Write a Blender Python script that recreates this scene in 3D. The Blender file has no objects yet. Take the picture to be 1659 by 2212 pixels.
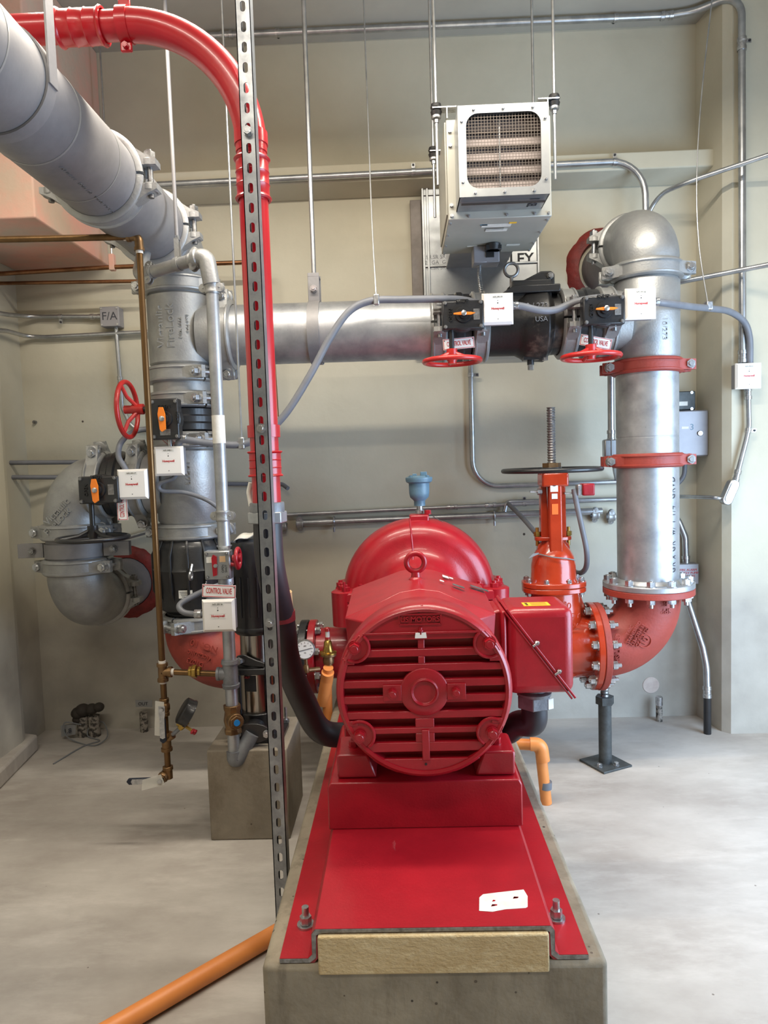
import bpy, math, random
from mathutils import Vector as V, Matrix, noise
random.seed(7)
S = bpy.context.scene
COL = S.collection
PI = math.pi
# ------------------------------------------------------------------ camera
W_PX, H_PX, FPX = 1659.0, 2212.0, 1534.0
CAM_H = 1.46
pt, yw, rl = math.radians(4.0), math.radians(1.5), math.radians(1.85)
FWD = V((-math.sin(yw)*math.cos(pt), math.cos(yw)*math.cos(pt), -math.sin(pt)))
_r = V((math.cos(yw), math.sin(yw), 0)); _u = _r.cross(FWD)
RGT = _r*math.cos(rl) - _u*math.sin(rl)
UPV = _r*math.sin(rl) + _u*math.cos(rl)
cam_d = bpy.data.cameras.new('camera'); cam = bpy.data.objects.new('camera', cam_d); COL.objects.link(cam)
cam_d.sensor_fit = 'VERTICAL'; cam_d.sensor_height = 24.0; cam_d.lens = FPX/H_PX*24.0
cam_d.clip_start = 0.02
cam.matrix_world = Matrix(((RGT.x, UPV.x, -FWD.x, 0), (RGT.y, UPV.y, -FWD.y, 0), (RGT.z, UPV.z, -FWD.z, CAM_H), (0, 0, 0, 1)))
S.camera = cam
# ------------------------------------------------------------------ light and exposure
S.view_settings.view_transform = 'Standard'; S.view_settings.look = 'None'
S.view_settings.exposure = 0.08; S.view_settings.gamma = 1.0; S.view_settings.use_curve_mapping = False
wd = bpy.data.worlds.new('world'); S.world = wd; wd.use_nodes = True
wd.node_tree.nodes['Background'].inputs[0].default_value = (0.75, 0.86, 1.0, 1)
wd.node_tree.nodes['Background'].inputs[1].default_value = 0.6
def area(name, loc, target, sx, sy, power, col):
    l = bpy.data.lights.new(name, 'AREA'); l.shape = 'RECTANGLE'; l.size = sx; l.size_y = sy; l.energy = power; l.color = col
    o = bpy.data.objects.new(name, l); COL.objects.link(o); o.location = loc
    d = V(target) - V(loc); o.rotation_euler = d.to_track_quat('-Z', 'X' if abs(d.z) < .9*d.length else 'Y').to_euler()
    return o
WARM = (1.0, 0.92, 0.79)
# ceiling strip lights of the room (tubes run along X), above the camera's view
area('strip_light', (0.1, 2.35, 3.2), (0.1, 2.35, 0), 2.6, 0.10, 74, WARM)
area('strip_light', (-0.7, 0.65, 3.45), (-0.7, 0.65, 0), 2.6, 0.12, 58, WARM)
# the same bare tubes throw some light upwards
area('strip_light_up', (0.1, 2.35, 3.23), (0.1, 2.35, 9), 2.6, 0.10, 20, WARM)
# daylight through the open door on the right, behind the camera's right shoulder
area('door_daylight', (2.62, 1.75, 1.15), (1.0, 2.6, 0.7), 2.1, 2.0, 140, (0.54, 0.74, 1.0))
# ------------------------------------------------------------------ helpers
def at(px, py, Y=None, Z=None, X=None):
    d = FWD + RGT*((px - W_PX/2)/FPX) - UPV*((py - H_PX/2)/FPX)
    t = Y/d.y if Y is not None else (Z - CAM_H)/d.z if Z is not None else X/d.x
    return V((0, 0, CAM_H)) + d*t
EX, EY, EZ = V((1, 0, 0)), V((0, 1, 0)), V((0, 0, 1))
def basis(ax, hint=None):
    z = V(ax).normalized()
    h = V(hint) if hint is not None else (EZ if abs(z.z) < .9 else EX)
    x = (h - z*h.dot(z)).normalized()
    return x, z.cross(x), z
def erad(pts, d):
    """pipe radius at the grooved ends, d more in between"""
    L_ = [0.0]
    for a, b in zip(pts[:-1], pts[1:]): L_.append(L_[-1]+(V(b)-V(a)).length)
    return [RP if (x < .042 or L_[-1]-x < .042) else RP+d for x in L_]
def dens(a, b):
    a, b = V(a), V(b); n_ = max(2, int((b-a).length/.02)); return [a+(b-a)*i/n_ for i in range(n_+1)]
class B:
    def __init__(s): s.v = []; s.f = []
    def add(s, vs, fs):
        n = len(s.v); s.v += [V(p) for p in vs]; s.f += [[i+n for i in f] for f in fs]; return s
    def lathe(s, o, ax, prof, n=32, ring=False, hint=None, arc=None):
        o = V(o); x, y, z = basis(ax, hint); vs = []; k = len(prof)
        full = arc is None; a0, a1 = (0, 2*PI) if full else arc
        m = n if full else n+1
        for i in range(m):
            a = a0 + (a1-a0)*i/n
            d = x*math.cos(a) + y*math.sin(a)
            for (h, r) in prof: vs.append(o + z*h + d*r)
        fs = []
        for i in range(n):
            j = (i+1) % m
            for q in range(k-1 if not ring else k):
                w = (q+1) % k
                fs.append([i*k+q, j*k+q, j*k+w, i*k+w])
        if full and not ring:
            fs.append([i*k for i in range(m)][::-1]); fs.append([i*k+k-1 for i in range(m)])
        if not full and ring:
            fs.append(list(range(k))); fs.append([(m-1)*k+q for q in range(k)][::-1])
        return s.add(vs, fs)
    def cyl(s, a, b, r, n=16, r2=None):
        a, b = V(a), V(b)
        return s.lathe(a, b-a, [(0, r), ((b-a).length, r if r2 is None else r2)], n)
    def box(s, c, d, ax=None):
        c = V(c); x, y, z = ax if ax else (EX, EY, EZ)
        x, y, z = V(x)*d[0]/2, V(y)*d[1]/2, V(z)*d[2]/2
        vs = [c+x*i+y*j+z*k for k in (-1, 1) for j in (-1, 1) for i in (-1, 1)]
        return s.add(vs, [[0, 2, 3, 1], [4, 5, 7, 6], [0, 1, 5, 4], [2, 6, 7, 3], [0, 4, 6, 2], [1, 3, 7, 5]])
    def bb(s, x0, x1, y0, y1, z0, z1):
        return s.box(((x0+x1)/2, (y0+y1)/2, (z0+z1)/2), (abs(x1-x0), abs(y1-y0), abs(z1-z0)))
    def prism(s, o, x, y, poly, h, top=None):
        o, x, y = V(o), V(x).normalized(), V(y).normalized(); z = x.cross(y).normalized(); n = len(poly)
        top = top or poly
        vs = [o + x*a + y*b for a, b in poly] + [o + x*a + y*b + z*h for a, b in top]
        return s.add(vs, [list(range(n))[::-1], [i+n for i in range(n)]] + [[i, (i+1) % n, (i+1) % n+n, i+n] for i in range(n)])
    def tube(s, pts, r, n=12, caps=True, closed=False):
        pts = [V(p) for p in pts]; q = []
        for p in pts:
            if not q or (p-q[-1]).length > 1e-5: q.append(p)
        pts = q; m = len(pts); vs = []
        T = []
        for i in range(m):
            a = pts[(i-1) % m] if (i > 0 or closed) else pts[0]; b = pts[(i+1) % m] if (i < m-1 or closed) else pts[-1]
            T.append((b-a).normalized())
        x, y, z = basis(T[0])
        for i in range(m):
            t = T[i]; x = (x - t*x.dot(t)).normalized(); y = t.cross(x)
            rr = r[i] if isinstance(r, (list, tuple)) else r
            for k in range(n):
                a = 2*PI*k/n; vs.append(pts[i] + (x*math.cos(a) + y*math.sin(a))*rr)
        fs = []
        for i in range(m if closed else m-1):
            i2 = (i+1) % m
            for k in range(n):
                fs.append([i*n+k, i*n+(k+1) % n, i2*n+(k+1) % n, i2*n+k])
        if caps and not closed:
            fs.append(list(range(n))[::-1]); fs.append([(m-1)*n+k for k in range(n)])
        return s.add(vs, fs)
    def torus(s, c, ax, R, r, n=32, m=10):
        x, y, z = basis(ax); c = V(c)
        return s.tube([c + (x*math.cos(2*PI*i/n) + y*math.sin(2*PI*i/n))*R for i in range(n)], r, m, closed=True)
    def ball(s, c, r, n=16, sc=(1, 1, 1)):
        prof = [(-r*math.cos(PI*i/8)*sc[2], max(r*math.sin(PI*i/8), r*.02)) for i in range(9)]
        return s.lathe(c, EZ, prof, n)
    def hexa(s, o, ax, af, h, rot=0.0, hint=None):
        x, y, z = basis(ax, hint); R = af/math.sqrt(3)
        return s.prism(o, x, y, [(R*math.cos(rot+i*PI/3), R*math.sin(rot+i*PI/3)) for i in range(6)], h)
def fillet(pts, r, n=7, lim=.49):
    pts = [V(p) for p in pts]; out = [pts[0]]
    for i in range(1, len(pts)-1):
        p = pts[i]; R = r[i-1] if isinstance(r, (list, tuple)) else r
        d1 = pts[i-1]-p; d2 = pts[i+1]-p; l1, l2 = d1.length, d2.length
        d1.normalize(); d2.normalize(); ang = d1.angle(d2)
        if ang > PI-.02 or R <= 0: out.append(p); continue
        t = min(R/math.tan(ang/2), lim*min(l1, l2)); R = t*math.tan(ang/2)
        c = p + (d1+d2).normalized()*(R/math.sin(ang/2)); a = p+d1*t-c; b = p+d2*t-c; om = a.angle(b)
        for k in range(n+1):
            f = k/n; out.append(c + (a*math.sin((1-f)*om) + b*math.sin(f*om))/math.sin(om))
    out.append(pts[-1]); return out
def smooth(pts, n=8):
    pts = [V(p) for p in pts]; P = [pts[0]*2-pts[1]] + pts + [pts[-1]*2-pts[-2]]; out = []
    for i in range(1, len(P)-2):
        for k in range(n):
            t = k/n; a, b, c, d = P[i-1], P[i], P[i+1], P[i+2]
            out.append(.5*(2*b + (c-a)*t + (2*a-5*b+4*c-d)*t*t + (3*b-a-3*c+d)*t**3))
    out.append(pts[-1]); return out
ORG = {}
def mesh_of(name, b, mat, sm=38):
    me = bpy.data.meshes.new(name)
    me.from_pydata([tuple(p) for p in b.v], [], b.f)
    import bmesh
    bm = bmesh.new(); bm.from_mesh(me); bmesh.ops.recalc_face_normals(bm, faces=bm.faces); bm.to_mesh(me); bm.free()
    me.materials.append(mat)
    if sm:
        me.shade_smooth(); me.set_sharp_from_angle(angle=math.radians(sm))
    return me
def ob(name, b, mat, parent=None, bev=0, seg=2, sm=38, label=None, loc=None):
    lo = V([min(p[i] for p in b.v) for i in range(3)]); hi = V([max(p[i] for p in b.v) for i in range(3)])
    org = V(loc) if loc is not None else V(((lo.x+hi.x)/2, (lo.y+hi.y)/2, lo.z))
    q = B(); q.v = [p-org for p in b.v]; q.f = b.f
    o = bpy.data.objects.new(name, mesh_of(name, q, mat, sm)); COL.objects.link(o)
    ORG[o] = org
    if parent: o.parent = parent; o.location = org - ORG[parent]
    else: o.location = org
    if bev:
        m = o.modifiers.new('bevel', 'BEVEL'); m.width = bev; m.segments = seg; m.limit_method = 'ANGLE'; m.angle_limit = math.radians(40)
        m.harden_normals = False
    if label: o['label'] = label
    return o
def tag(o, label, cat, group=None, kind=None):
    o['label'] = label
    if cat: o['category'] = cat
    if group: o['group'] = group
    if kind: o['kind'] = kind
    return o
def thing(name, label, cat, loc, group=None):
    o = bpy.data.objects.new(name, None); COL.objects.link(o); o.location = loc; o.empty_display_size = .05; ORG[o] = V(loc)
    return tag(o, label, cat, group)
def inst(name, me, parent, o, ax, hint=None, label=None):
    x, y, z = basis(ax, hint); p = V(o)-ORG[parent]
    ob_ = bpy.data.objects.new(name, me); COL.objects.link(ob_); ob_.parent = parent
    ob_.matrix_local = Matrix(((x.x, y.x, z.x, p.x), (x.y, y.y, z.y, p.y), (x.z, y.z, z.z, p.z), (0, 0, 0, 1)))
    ORG[ob_] = V(o)
    if label: ob_['label'] = label
    return ob_
_bc = {}
def bolt(parent, o, ax, af=.03, ln=.0, mat=None, stud=0.0, washer=True, name='bolt', nut=False):
    """hex head at o looking along +ax; shank of length ln behind it; optional nut and stud end"""
    key = (af, ln, mat.name, stud, washer, nut)
    if key not in _bc:
        b = B(); z0 = 0
        if washer: b.lathe((0, 0, 0), EZ, [(0, af*.68), (af*.1, af*.68)], 14)
        b.hexa((0, 0, af*.1), EZ, af, af*.62)
        b.lathe((0, 0, af*.7), EZ, [(0, af*.42), (af*.06, af*.36)], 12)
        if stud: b.cyl((0, 0, 0), (0, 0, af*.7+stud), af*.3, 10)
        if ln:
            b.cyl((0, 0, -ln), (0, 0, 0), af*.3, 10)
            if nut: b.hexa((0, 0, -ln), EZ, af, af*.6); b.cyl((0, 0, -ln-af*.5), (0, 0, -ln), af*.3, 10)
        _bc[key] = mesh_of(name, b, mat)
    return inst(name, _bc[key], parent, o, ax)
FONT_CACHE = {}
def text(name, s, size, o, right, up, mat, parent, ext=.0006, sx=1.0, cyl=None, label=None, bold=0.0, spacing=1.0):
    """flat print or raised lettering; cyl=(centre, axis, radius) wraps it on a cylinder whose axis runs along `right` or `up`"""
    cu = bpy.data.curves.new('t', 'FONT'); cu.body = s; cu.size = size; cu.align_x = 'CENTER'; cu.align_y = 'CENTER'
    cu.extrude = 0 if cyl else ext; cu.offset = bold; cu.resolution_u = 3; cu.space_character = spacing
    t = bpy.data.objects.new('t', cu); COL.objects.link(t)
    bpy.context.view_layer.update()
    me = bpy.data.meshes.new_from_object(t)
    bpy.data.objects.remove(t); bpy.data.curves.remove(cu)
    b = B(); o = V(o); R = V(right).normalized(); U = V(up).normalized(); N = R.cross(U)
    fs = [list(p.vertices) for p in me.polygons]
    if cyl is None:
        vs = [o + R*(v.co.x*sx) + U*v.co.y + N*(v.co.z+ext) for v in me.vertices]
        b.add(vs, fs)
    else:
        c, ax, rad = V(cyl[0]), V(cyl[1]).normalized(), cyl[2]
        along = abs(R.dot(ax)) > .5
        def mp(x, y, dr):
            p, q = (x*sx, y) if along else (y, x*sx)
            aa = R if along else U; bb = U if along else R
            n0 = (o-c) - ax*((o-c).dot(ax)); n0.normalize()
            ang = q/rad
            return c + ax*((o-c).dot(ax)) + aa*p + (n0*math.cos(ang) + bb*math.sin(ang))*(rad+dr)
        b.add([mp(v.co.x, v.co.y, ext) for v in me.vertices], fs)
        ed = {}
        for f in fs:
            for i in range(len(f)):
                a_, b_ = f[i], f[(i+1) % len(f)]; ed[(a_, b_)] = 1
        rim = [(a_, b_) for (a_, b_) in ed if (b_, a_) not in ed]
        nb = len(me.vertices)
        vs = [mp(v.co.x, v.co.y, ext) for v in me.vertices] + [mp(v.co.x, v.co.y, -.001) for v in me.vertices]
        b = B(); b.add(vs, fs + [[a_, b_, b_+nb, a_+nb] for a_, b_ in rim])
    bpy.data.meshes.remove(me)
    return ob(name, b, mat, parent, sm=0, label=label)
# ------------------------------------------------------------------ materials
def lin(c):
    f = lambda u: u/12.92 if u <= .04045 else ((u+.055)/1.055)**2.4
    return tuple(f(x/255.0) for x in c) + (1.0,)
def mat(name, rgb, rough=.5, metal=0.0, rgb2=None, ns=6.0, nd=4.0, lo=.35, hi=.65, bump=0.0, bs=60.0, rvar=0.0, coat=0.0, specks=None, stretch=None, spec=None, n2=None):
    m = bpy.data.materials.new(name); m.use_nodes = True; N = m.node_tree.nodes; L = m.node_tree.links
    p = N['Principled BSDF']; p.inputs['Base Color'].default_value = lin(rgb); p.inputs['Roughness'].default_value = rough
    p.inputs['Metallic'].default_value = metal; p.inputs['Coat Weight'].default_value = coat; p.inputs['Coat Roughness'].default_value = .12
    if spec is not None: p.inputs['Specular IOR Level'].default_value = spec
    tc = N.new('ShaderNodeTexCoord'); src = tc.outputs['Object']
    if stretch:
        mp = N.new('ShaderNodeMapping'); mp.inputs['Scale'].default_value = stretch; L.new(src, mp.inputs[0]); src = mp.outputs[0]
    col = None
    if rgb2:
        nz = N.new('ShaderNodeTexNoise'); nz.inputs['Scale'].default_value = ns; nz.inputs['Detail'].default_value = nd; nz.inputs['Roughness'].default_value = .62
        L.new(src, nz.inputs['Vector'])
        mr = N.new('ShaderNodeMapRange'); mr.inputs[1].default_value = lo; mr.inputs[2].default_value = hi; L.new(nz.outputs['Fac'], mr.inputs[0])
        mx = N.new('ShaderNodeMix'); mx.data_type = 'RGBA'; mx.inputs[6].default_value = lin(rgb); mx.inputs[7].default_value = lin(rgb2)
        L.new(mr.outputs[0], mx.inputs[0]); col = mx.outputs[2]
        if rvar:
            r2 = N.new('ShaderNodeMapRange'); r2.inputs[3].default_value = max(rough-rvar, .05); r2.inputs[4].default_value = rough+rvar
            L.new(nz.outputs['Fac'], r2.inputs[0]); L.new(r2.outputs[0], p.inputs['Roughness'])
    if n2:   # second, finer or streakier layer: (scale xyz, colour, lo, hi, most)
        mp2 = N.new('ShaderNodeMapping'); mp2.inputs['Scale'].default_value = n2[0]; L.new(tc.outputs['Object'], mp2.inputs[0])
        nq = N.new('ShaderNodeTexNoise'); nq.inputs['Scale'].default_value = 1.0; nq.inputs['Detail'].default_value = 8; nq.inputs['Roughness'].default_value = .68; L.new(mp2.outputs[0], nq.inputs['Vector'])
        mq = N.new('ShaderNodeMapRange'); mq.inputs[1].default_value = n2[2]; mq.inputs[2].default_value = n2[3]; mq.inputs[4].default_value = n2[4]; L.new(nq.outputs['Fac'], mq.inputs[0])
        mz = N.new('ShaderNodeMix'); mz.data_type = 'RGBA'; mz.inputs[7].default_value = lin(n2[1]); L.new(mq.outputs[0], mz.inputs[0])
        if col is not None: L.new(col, mz.inputs[6])
        else: mz.inputs[6].default_value = lin(rgb)
        col = mz.outputs[2]
    if specks:   # (scale, radius, colour, keep)
        for (sc, rad, sc_col, keep) in (specks if isinstance(specks, list) else [specks]):
            vo = N.new('ShaderNodeTexVoronoi'); vo.inputs['Scale'].default_value = sc; L.new(tc.outputs['Object'], vo.inputs['Vector'])
            lt = N.new('ShaderNodeMath'); lt.operation = 'LESS_THAN'; lt.inputs[1].default_value = rad; L.new(vo.outputs['Distance'], lt.inputs[0])
            sp = N.new('ShaderNodeSeparateColor'); L.new(vo.outputs['Color'], sp.inputs[0])
            kp = N.new('ShaderNodeMath'); kp.operation = 'LESS_THAN'; kp.inputs[1].default_value = keep; L.new(sp.outputs[0], kp.inputs[0])
            mu = N.new('ShaderNodeMath'); mu.operation = 'MULTIPLY'; L.new(lt.outputs[0], mu.inputs[0]); L.new(kp.outputs[0], mu.inputs[1])
            mx2 = N.new('ShaderNodeMix'); mx2.data_type = 'RGBA'; mx2.inputs[7].default_value = lin(sc_col)
            L.new(mu.outputs[0], mx2.inputs[0])
            if col is not None: L.new(col, mx2.inputs[6])
            else: mx2.inputs[6].default_value = lin(rgb)
            col = mx2.outputs[2]
    if col is not None: L.new(col, p.inputs['Base Color'])
    if bump:
        nb = N.new('ShaderNodeTexNoise'); nb.inputs['Scale'].default_value = bs; nb.inputs['Detail'].default_value = 5; L.new(src, nb.inputs['Vector'])
        bp = N.new('ShaderNodeBump'); bp.inputs['Strength'].default_value = bump; bp.inputs['Distance'].default_value = .004
        L.new(nb.outputs['Fac'], bp.inputs['Height']); L.new(bp.outputs[0], p.inputs['Normal'])
    return m
def concrete_zone(name, top, top2, low, low2, zline, rough=.85, pits=.5, scale=1.2):
    """painted concrete above a rough line, bare trowelled concrete below it"""
    m = mat(name, top, rough, 0, top2, scale, 6, .3, .72, .35, 22, specks=[(5.0, .035, (70, 62, 52), pits*.35), (1.7, .012, (60, 52, 45), pits)])
    N = m.node_tree.nodes; L = m.node_tree.links; p = N['Principled BSDF']
    old = p.inputs['Base Color'].links[0].from_socket
    g = N.new('ShaderNodeNewGeometry'); sx = N.new('ShaderNodeSeparateXYZ'); L.new(g.outputs['Position'], sx.inputs[0])
    nz = N.new('ShaderNodeTexNoise'); nz.inputs['Scale'].default_value = 3.0; nz.inputs['Detail'].default_value = 6; L.new(g.outputs['Position'], nz.inputs['Vector'])
    a = N.new('ShaderNodeMath'); a.operation = 'MULTIPLY_ADD'; a.inputs[1].default_value = .5; L.new(nz.outputs['Fac'], a.inputs[0]); L.new(sx.outputs[2], a.inputs[2])
    mr = N.new('ShaderNodeMapRange'); mr.inputs[1].default_value = zline+.08; mr.inputs[2].default_value = zline+.42; L.new(a.outputs[0], mr.inputs[0])
    n2 = N.new('ShaderNodeTexNoise'); n2.inputs['Scale'].default_value = 4.0; n2.inputs['Detail'].default_value = 7; L.new(g.outputs['Position'], n2.inputs['Vector'])
    m2 = N.new('ShaderNodeMapRange'); m2.inputs[1].default_value = .32; m2.inputs[2].default_value = .7; L.new(n2.outputs['Fac'], m2.inputs[0])
    mx = N.new('ShaderNodeMix'); mx.data_type = 'RGBA'; mx.inputs[6].default_value = lin(low); mx.inputs[7].default_value = lin(low2); L.new(m2.outputs[0], mx.inputs[0])
    my = N.new('ShaderNodeMix'); my.data_type = 'RGBA'; L.new(mr.outputs[0], my.inputs[0]); L.new(mx.outputs[2], my.inputs[6]); L.new(old, my.inputs[7])
    L.new(my.outputs[2], p.inputs['Base Color'])
    return m
M_WALL = concrete_zone('painted_concrete', (199, 193, 174), (180, 174, 155), (182, 177, 166), (156, 150, 140), .78)
M_FLOOR = mat('floor_concrete', (184, 178, 170), .8, 0, (150, 142, 134), 1.6, 8, .32, .68, .3, 14, specks=[(9.0, .03, (120, 112, 105), .3), (2.4, .02, (105, 98, 92), .5)], stretch=(1, 1.7, 1), rvar=.1, n2=((2.2, 7, 2.2), (204, 198, 190), .50, .72, .5))
M_CEIL = mat('ceiling_concrete', (176, 172, 160), .9, 0, (160, 155, 145), 1.0, 5, bump=.2, bs=12)
M_PINK = mat('pink_washed_plaster', (214, 160, 143), .85, 0, (192, 170, 152), 2.6, 6, .42, .62, .5, 30)
M_PAD = mat('pad_concrete', (148, 138, 120), .85, 0, (106, 97, 82), 5, 8, .3, .75, .6, 40, specks=[(34, .13, (84, 74, 62), .14), (12, .05, (60, 52, 44), .4)], rvar=.08, n2=((16, 16, 3), (96, 86, 72), .52, .70, .7))
M_BLOCK = mat('block_concrete', (146, 136, 120), .85, 0, (114, 106, 94), 4, 8, .3, .75, .4, 40, specks=(14, .05, (80, 72, 62), .2), n2=((9, 9, 5), (112, 100, 84), .5, .7, .8))
M_GROUT = mat('tan_grout', (196, 174, 134), .9, 0, (166, 140, 96), 4, 7, .35, .75, 1.0, 90, stretch=(1, 1, 1.8), n2=((14, 14, 40), (212, 194, 156), .5, .7, .7))
M_RED = mat('red_enamel', (160, 18, 32), .34, 0, (146, 14, 28), 12, 4, bump=.12, bs=160, coat=.25)
M_DECK = mat('scuffed_red_enamel', (160, 18, 32), .38, 0, (146, 14, 28), 6, 5, bump=.12, bs=120, coat=.15, n2=((34, 7, 34), (198, 138, 138), .67, .78, .6))
M_REDP = mat('red_pipe_paint', (184, 18, 30), .3, 0, (172, 14, 26), 8, 3, coat=.35, bump=.04, bs=60)
M_HW = mat('red_handwheel_paint', (182, 38, 34), .35, 0, (164, 30, 28), 10, 3, coat=.2)
M_ORNG = mat('orange_red_epoxy', (170, 54, 26), .2, 0, (158, 46, 20), 9, 3, coat=.5, bump=.15, bs=70)
M_PRIM = mat('red_oxide_primer', (158, 62, 50), .55, 0, (140, 54, 44), 7, 5, bump=.25, bs=90)
M_SEAL = mat('firestop_sealant', (128, 34, 26), .6, 0, (96, 26, 20), 14, 5, bump=1.0, bs=40)
M_GALV = mat('galvanized_pipe', (188, 190, 192), .42, .75, (146, 148, 152), 9, 7, .35, .7, .05, 90, rvar=.12, specks=(60, .09, (120, 122, 126), .08))
M_CAST = mat('silver_cast_iron', (166, 166, 164), .46, .6, (142, 142, 142), 8, 6, .35, .7, .18, 120, rvar=.08)
M_PAINTED = mat('grey_dusty_pipe', (140, 138, 138), .56, .4, (116, 114, 116), 4, 6, .35, .7, .08, 60, rvar=.08)
M_COND = mat('steel_conduit', (192, 194, 196), .32, .85, (160, 162, 165), 12, 4, rvar=.08)
M_BOLT = mat('zinc_bolt', (205, 206, 208), .3, .9, (165, 166, 168), 60, 3)
M_BOLTD = mat('dull_bolt', (150, 150, 150), .42, .8, (110, 108, 105), 60, 3)
M_FLEX = mat('grey_flex_jacket', (116, 118, 124), .5, 0, (104, 106, 112), 8, 3)
M_RUB = mat('black_rubber_hose', (46, 44, 48), .45, 0, (38, 36, 40), 10, 3)
M_BLK = mat('black_coating', (24, 24, 26), .38, 0, (32, 32, 34), 12, 4, bump=.12, bs=110, coat=.2)
M_BLKDIRT = mat('dusty_black_coating', (28, 27, 27), .42, 0, (120, 104, 92), 5, 8, .58, .74, .15, 100)
M_COP = mat('tarnished_brass_pipe', (128, 98, 64), .35, .85, (98, 74, 48), 14, 5, .35, .7, rvar=.1, stretch=(1, 1, .25))
M_COPR = mat('copper_tube', (146, 104, 72), .34, .85, (112, 78, 54), 14, 5, rvar=.1)
M_BRASS = mat('yellow_brass', (190, 158, 84), .32, .9, (160, 128, 62), 20, 4)
M_BRONZE = mat('bronze_valve', (142, 112, 78), .42, .8, (112, 86, 58), 18, 5, bump=.15, bs=120)
M_WHITE = mat('white_plastic', (232, 228, 222), .45)
M_LABEL = mat('paper_label', (224, 222, 214), .6, 0, (206, 204, 196), 30, 3)
M_CLEAR = mat('clear_tag_plastic', (226, 224, 216), .3); M_CLEAR.node_tree.nodes['Principled BSDF'].inputs['Alpha'].default_value = .5
M_TAPE = mat('white_thread_tape', (222, 216, 206), .7)
M_TXTR = mat('red_print', (186, 32, 44), .5)
M_TXTK = mat('black_print', (38, 38, 40), .6)
M_INK = mat('marker_ink', (52, 54, 62), .7)
M_INKF = mat('faded_mill_print', (112, 114, 118), .6)
M_ORPL = mat('orange_pointer', (236, 126, 36), .4)
M_CPVC = mat('orange_cpvc', (226, 142, 76), .42, 0, (214, 130, 66), 6, 3)
M_SHEET = mat('galvanized_sheet', (180, 182, 182), .36, .8, (152, 154, 156), 6, 6, .35, .7, rvar=.12)
M_UNIT = mat('grey_enamel_sheet', (170, 168, 158), .42, .15, (160, 158, 148), 4, 3)
M_LOUV = mat('dusty_louvre', (152, 140, 136), .6, .2, (130, 120, 118), 5, 4)
M_WIRE = mat('dark_wire', (92, 84, 78), .5, .6)
M_STRUT = mat('zinc_strut', (168, 170, 172), .4, .8, (124, 126, 130), 16, 6, .35, .7, rvar=.12)
M_SST = mat('stainless_steel', (176, 168, 158), .22, 1.0, (160, 152, 142), 3, 2, stretch=(40, 40, .6))
M_BLUE = mat('blue_grey_enamel', (92, 122, 140), .4, 0, (84, 112, 130), 20, 3, bump=.15, bs=120)
M_YEL = mat('yellow_sticker', (238, 184, 44), .5)
M_ORSTK = mat('orange_sticker', (232, 104, 30), .5)
M_BOX = mat('grey_device_box', (150, 148, 152), .45, .3, (140, 138, 142), 8, 3)
M_DARKPIPE = mat('dark_iron_pipe', (84, 88, 88), .5, .4, (66, 68, 68), 20, 5, bump=.2, bs=120)
M_GLASS = mat('gauge_face', (232, 232, 230), .2)
M_GAL2 = mat('galvanised_fitting', (140, 142, 146), .5, .5, (110, 112, 116), 14, 5, bump=.2, bs=120)
M_GREEN = mat('green_dye_stud', (34, 120, 84), .4)
M_FOIL = mat('duct_tape', (140, 140, 140), .5, .2)
M_STRING = mat('cord_grey', (120, 122, 124), .8)
M_MASTIC = mat('black_mastic', (52, 46, 40), .8, bump=.8, bs=30)
M_STUBC = mat('speckled_stub', (150, 142, 132), .8, 0, (60, 56, 52), 45, 4, .45, .58)
M_MAROON = mat('maroon_strap', (112, 30, 36), .45)
M_KRAFT = mat('kraft_label', (196, 160, 118), .7)
# ------------------------------------------------------------------ the room
YW, XLW, XRW, ZC = 3.90, -2.07, 2.45, 3.68
def slab(name, x0, x1, y0, y1, z0, z1, m, label, bev=0):
    o = ob(name, B().bb(x0, x1, y0, y1, z0, z1), m, bev=bev, sm=0 if not bev else 38)
    o['kind'] = 'structure'; o['label'] = label; return o
slab('floor', XLW-.2, XRW+.3, -3.2, YW+.2, -.2, 0, M_FLOOR, 'bare grey concrete floor of the pump room')
slab('ceiling', XLW-.2, XRW+.3, -3.2, YW+.2, ZC, ZC+.2, M_CEIL, 'grey concrete ceiling slab over the pump room')
slab('wall_back', XLW-.2, XRW+.3, YW, YW+.2, 0, ZC, M_WALL, 'cream painted concrete back wall behind the piping')
slab('wall_left', XLW-.2, XLW, -3.2, YW, 0, ZC, M_WALL, 'cream concrete left wall')
slab('wall_front', XLW-.2, XRW+.3, -3.2, -3.0, 0, ZC, M_WALL, 'concrete wall behind the viewer')
# right wall with a door opening for the daylight
wr = B(); wr.bb(XRW, XRW+.2, 2.95, YW, 0, ZC); wr.bb(XRW, XRW+.2, -3.2, .6, 0, ZC); wr.bb(XRW, XRW+.2, .6, 2.95, 2.4, ZC)
o = ob('wall_right', wr, M_WALL, sm=0); o['kind'] = 'structure'; o['label'] = 'cream concrete right wall with an open doorway'
# ledge: shallow concrete beam across the back wall
lb = B(); za, zb = 2.985, 2.90
lb.prism((XLW, 0, 0), EY, EZ, [(YW-.16, zb), (YW, zb-.03), (YW, za+.02), (YW-.16, za)], 1.69-XLW)
o = ob('trim_1', lb, M_WALL, bev=.006); o['kind'] = 'structure'; o['label'] = 'concrete ledge running across the back wall above the pipes'
# pink soffit upper left
pk = B(); pk.bb(XLW, -1.55, 3.12, YW, 2.565, ZC)
o = ob('trim_2', pk, M_PINK, bev=.008); o['kind'] = 'structure'; o['label'] = 'boxed concrete soffit stained pink in the upper left corner'
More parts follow.
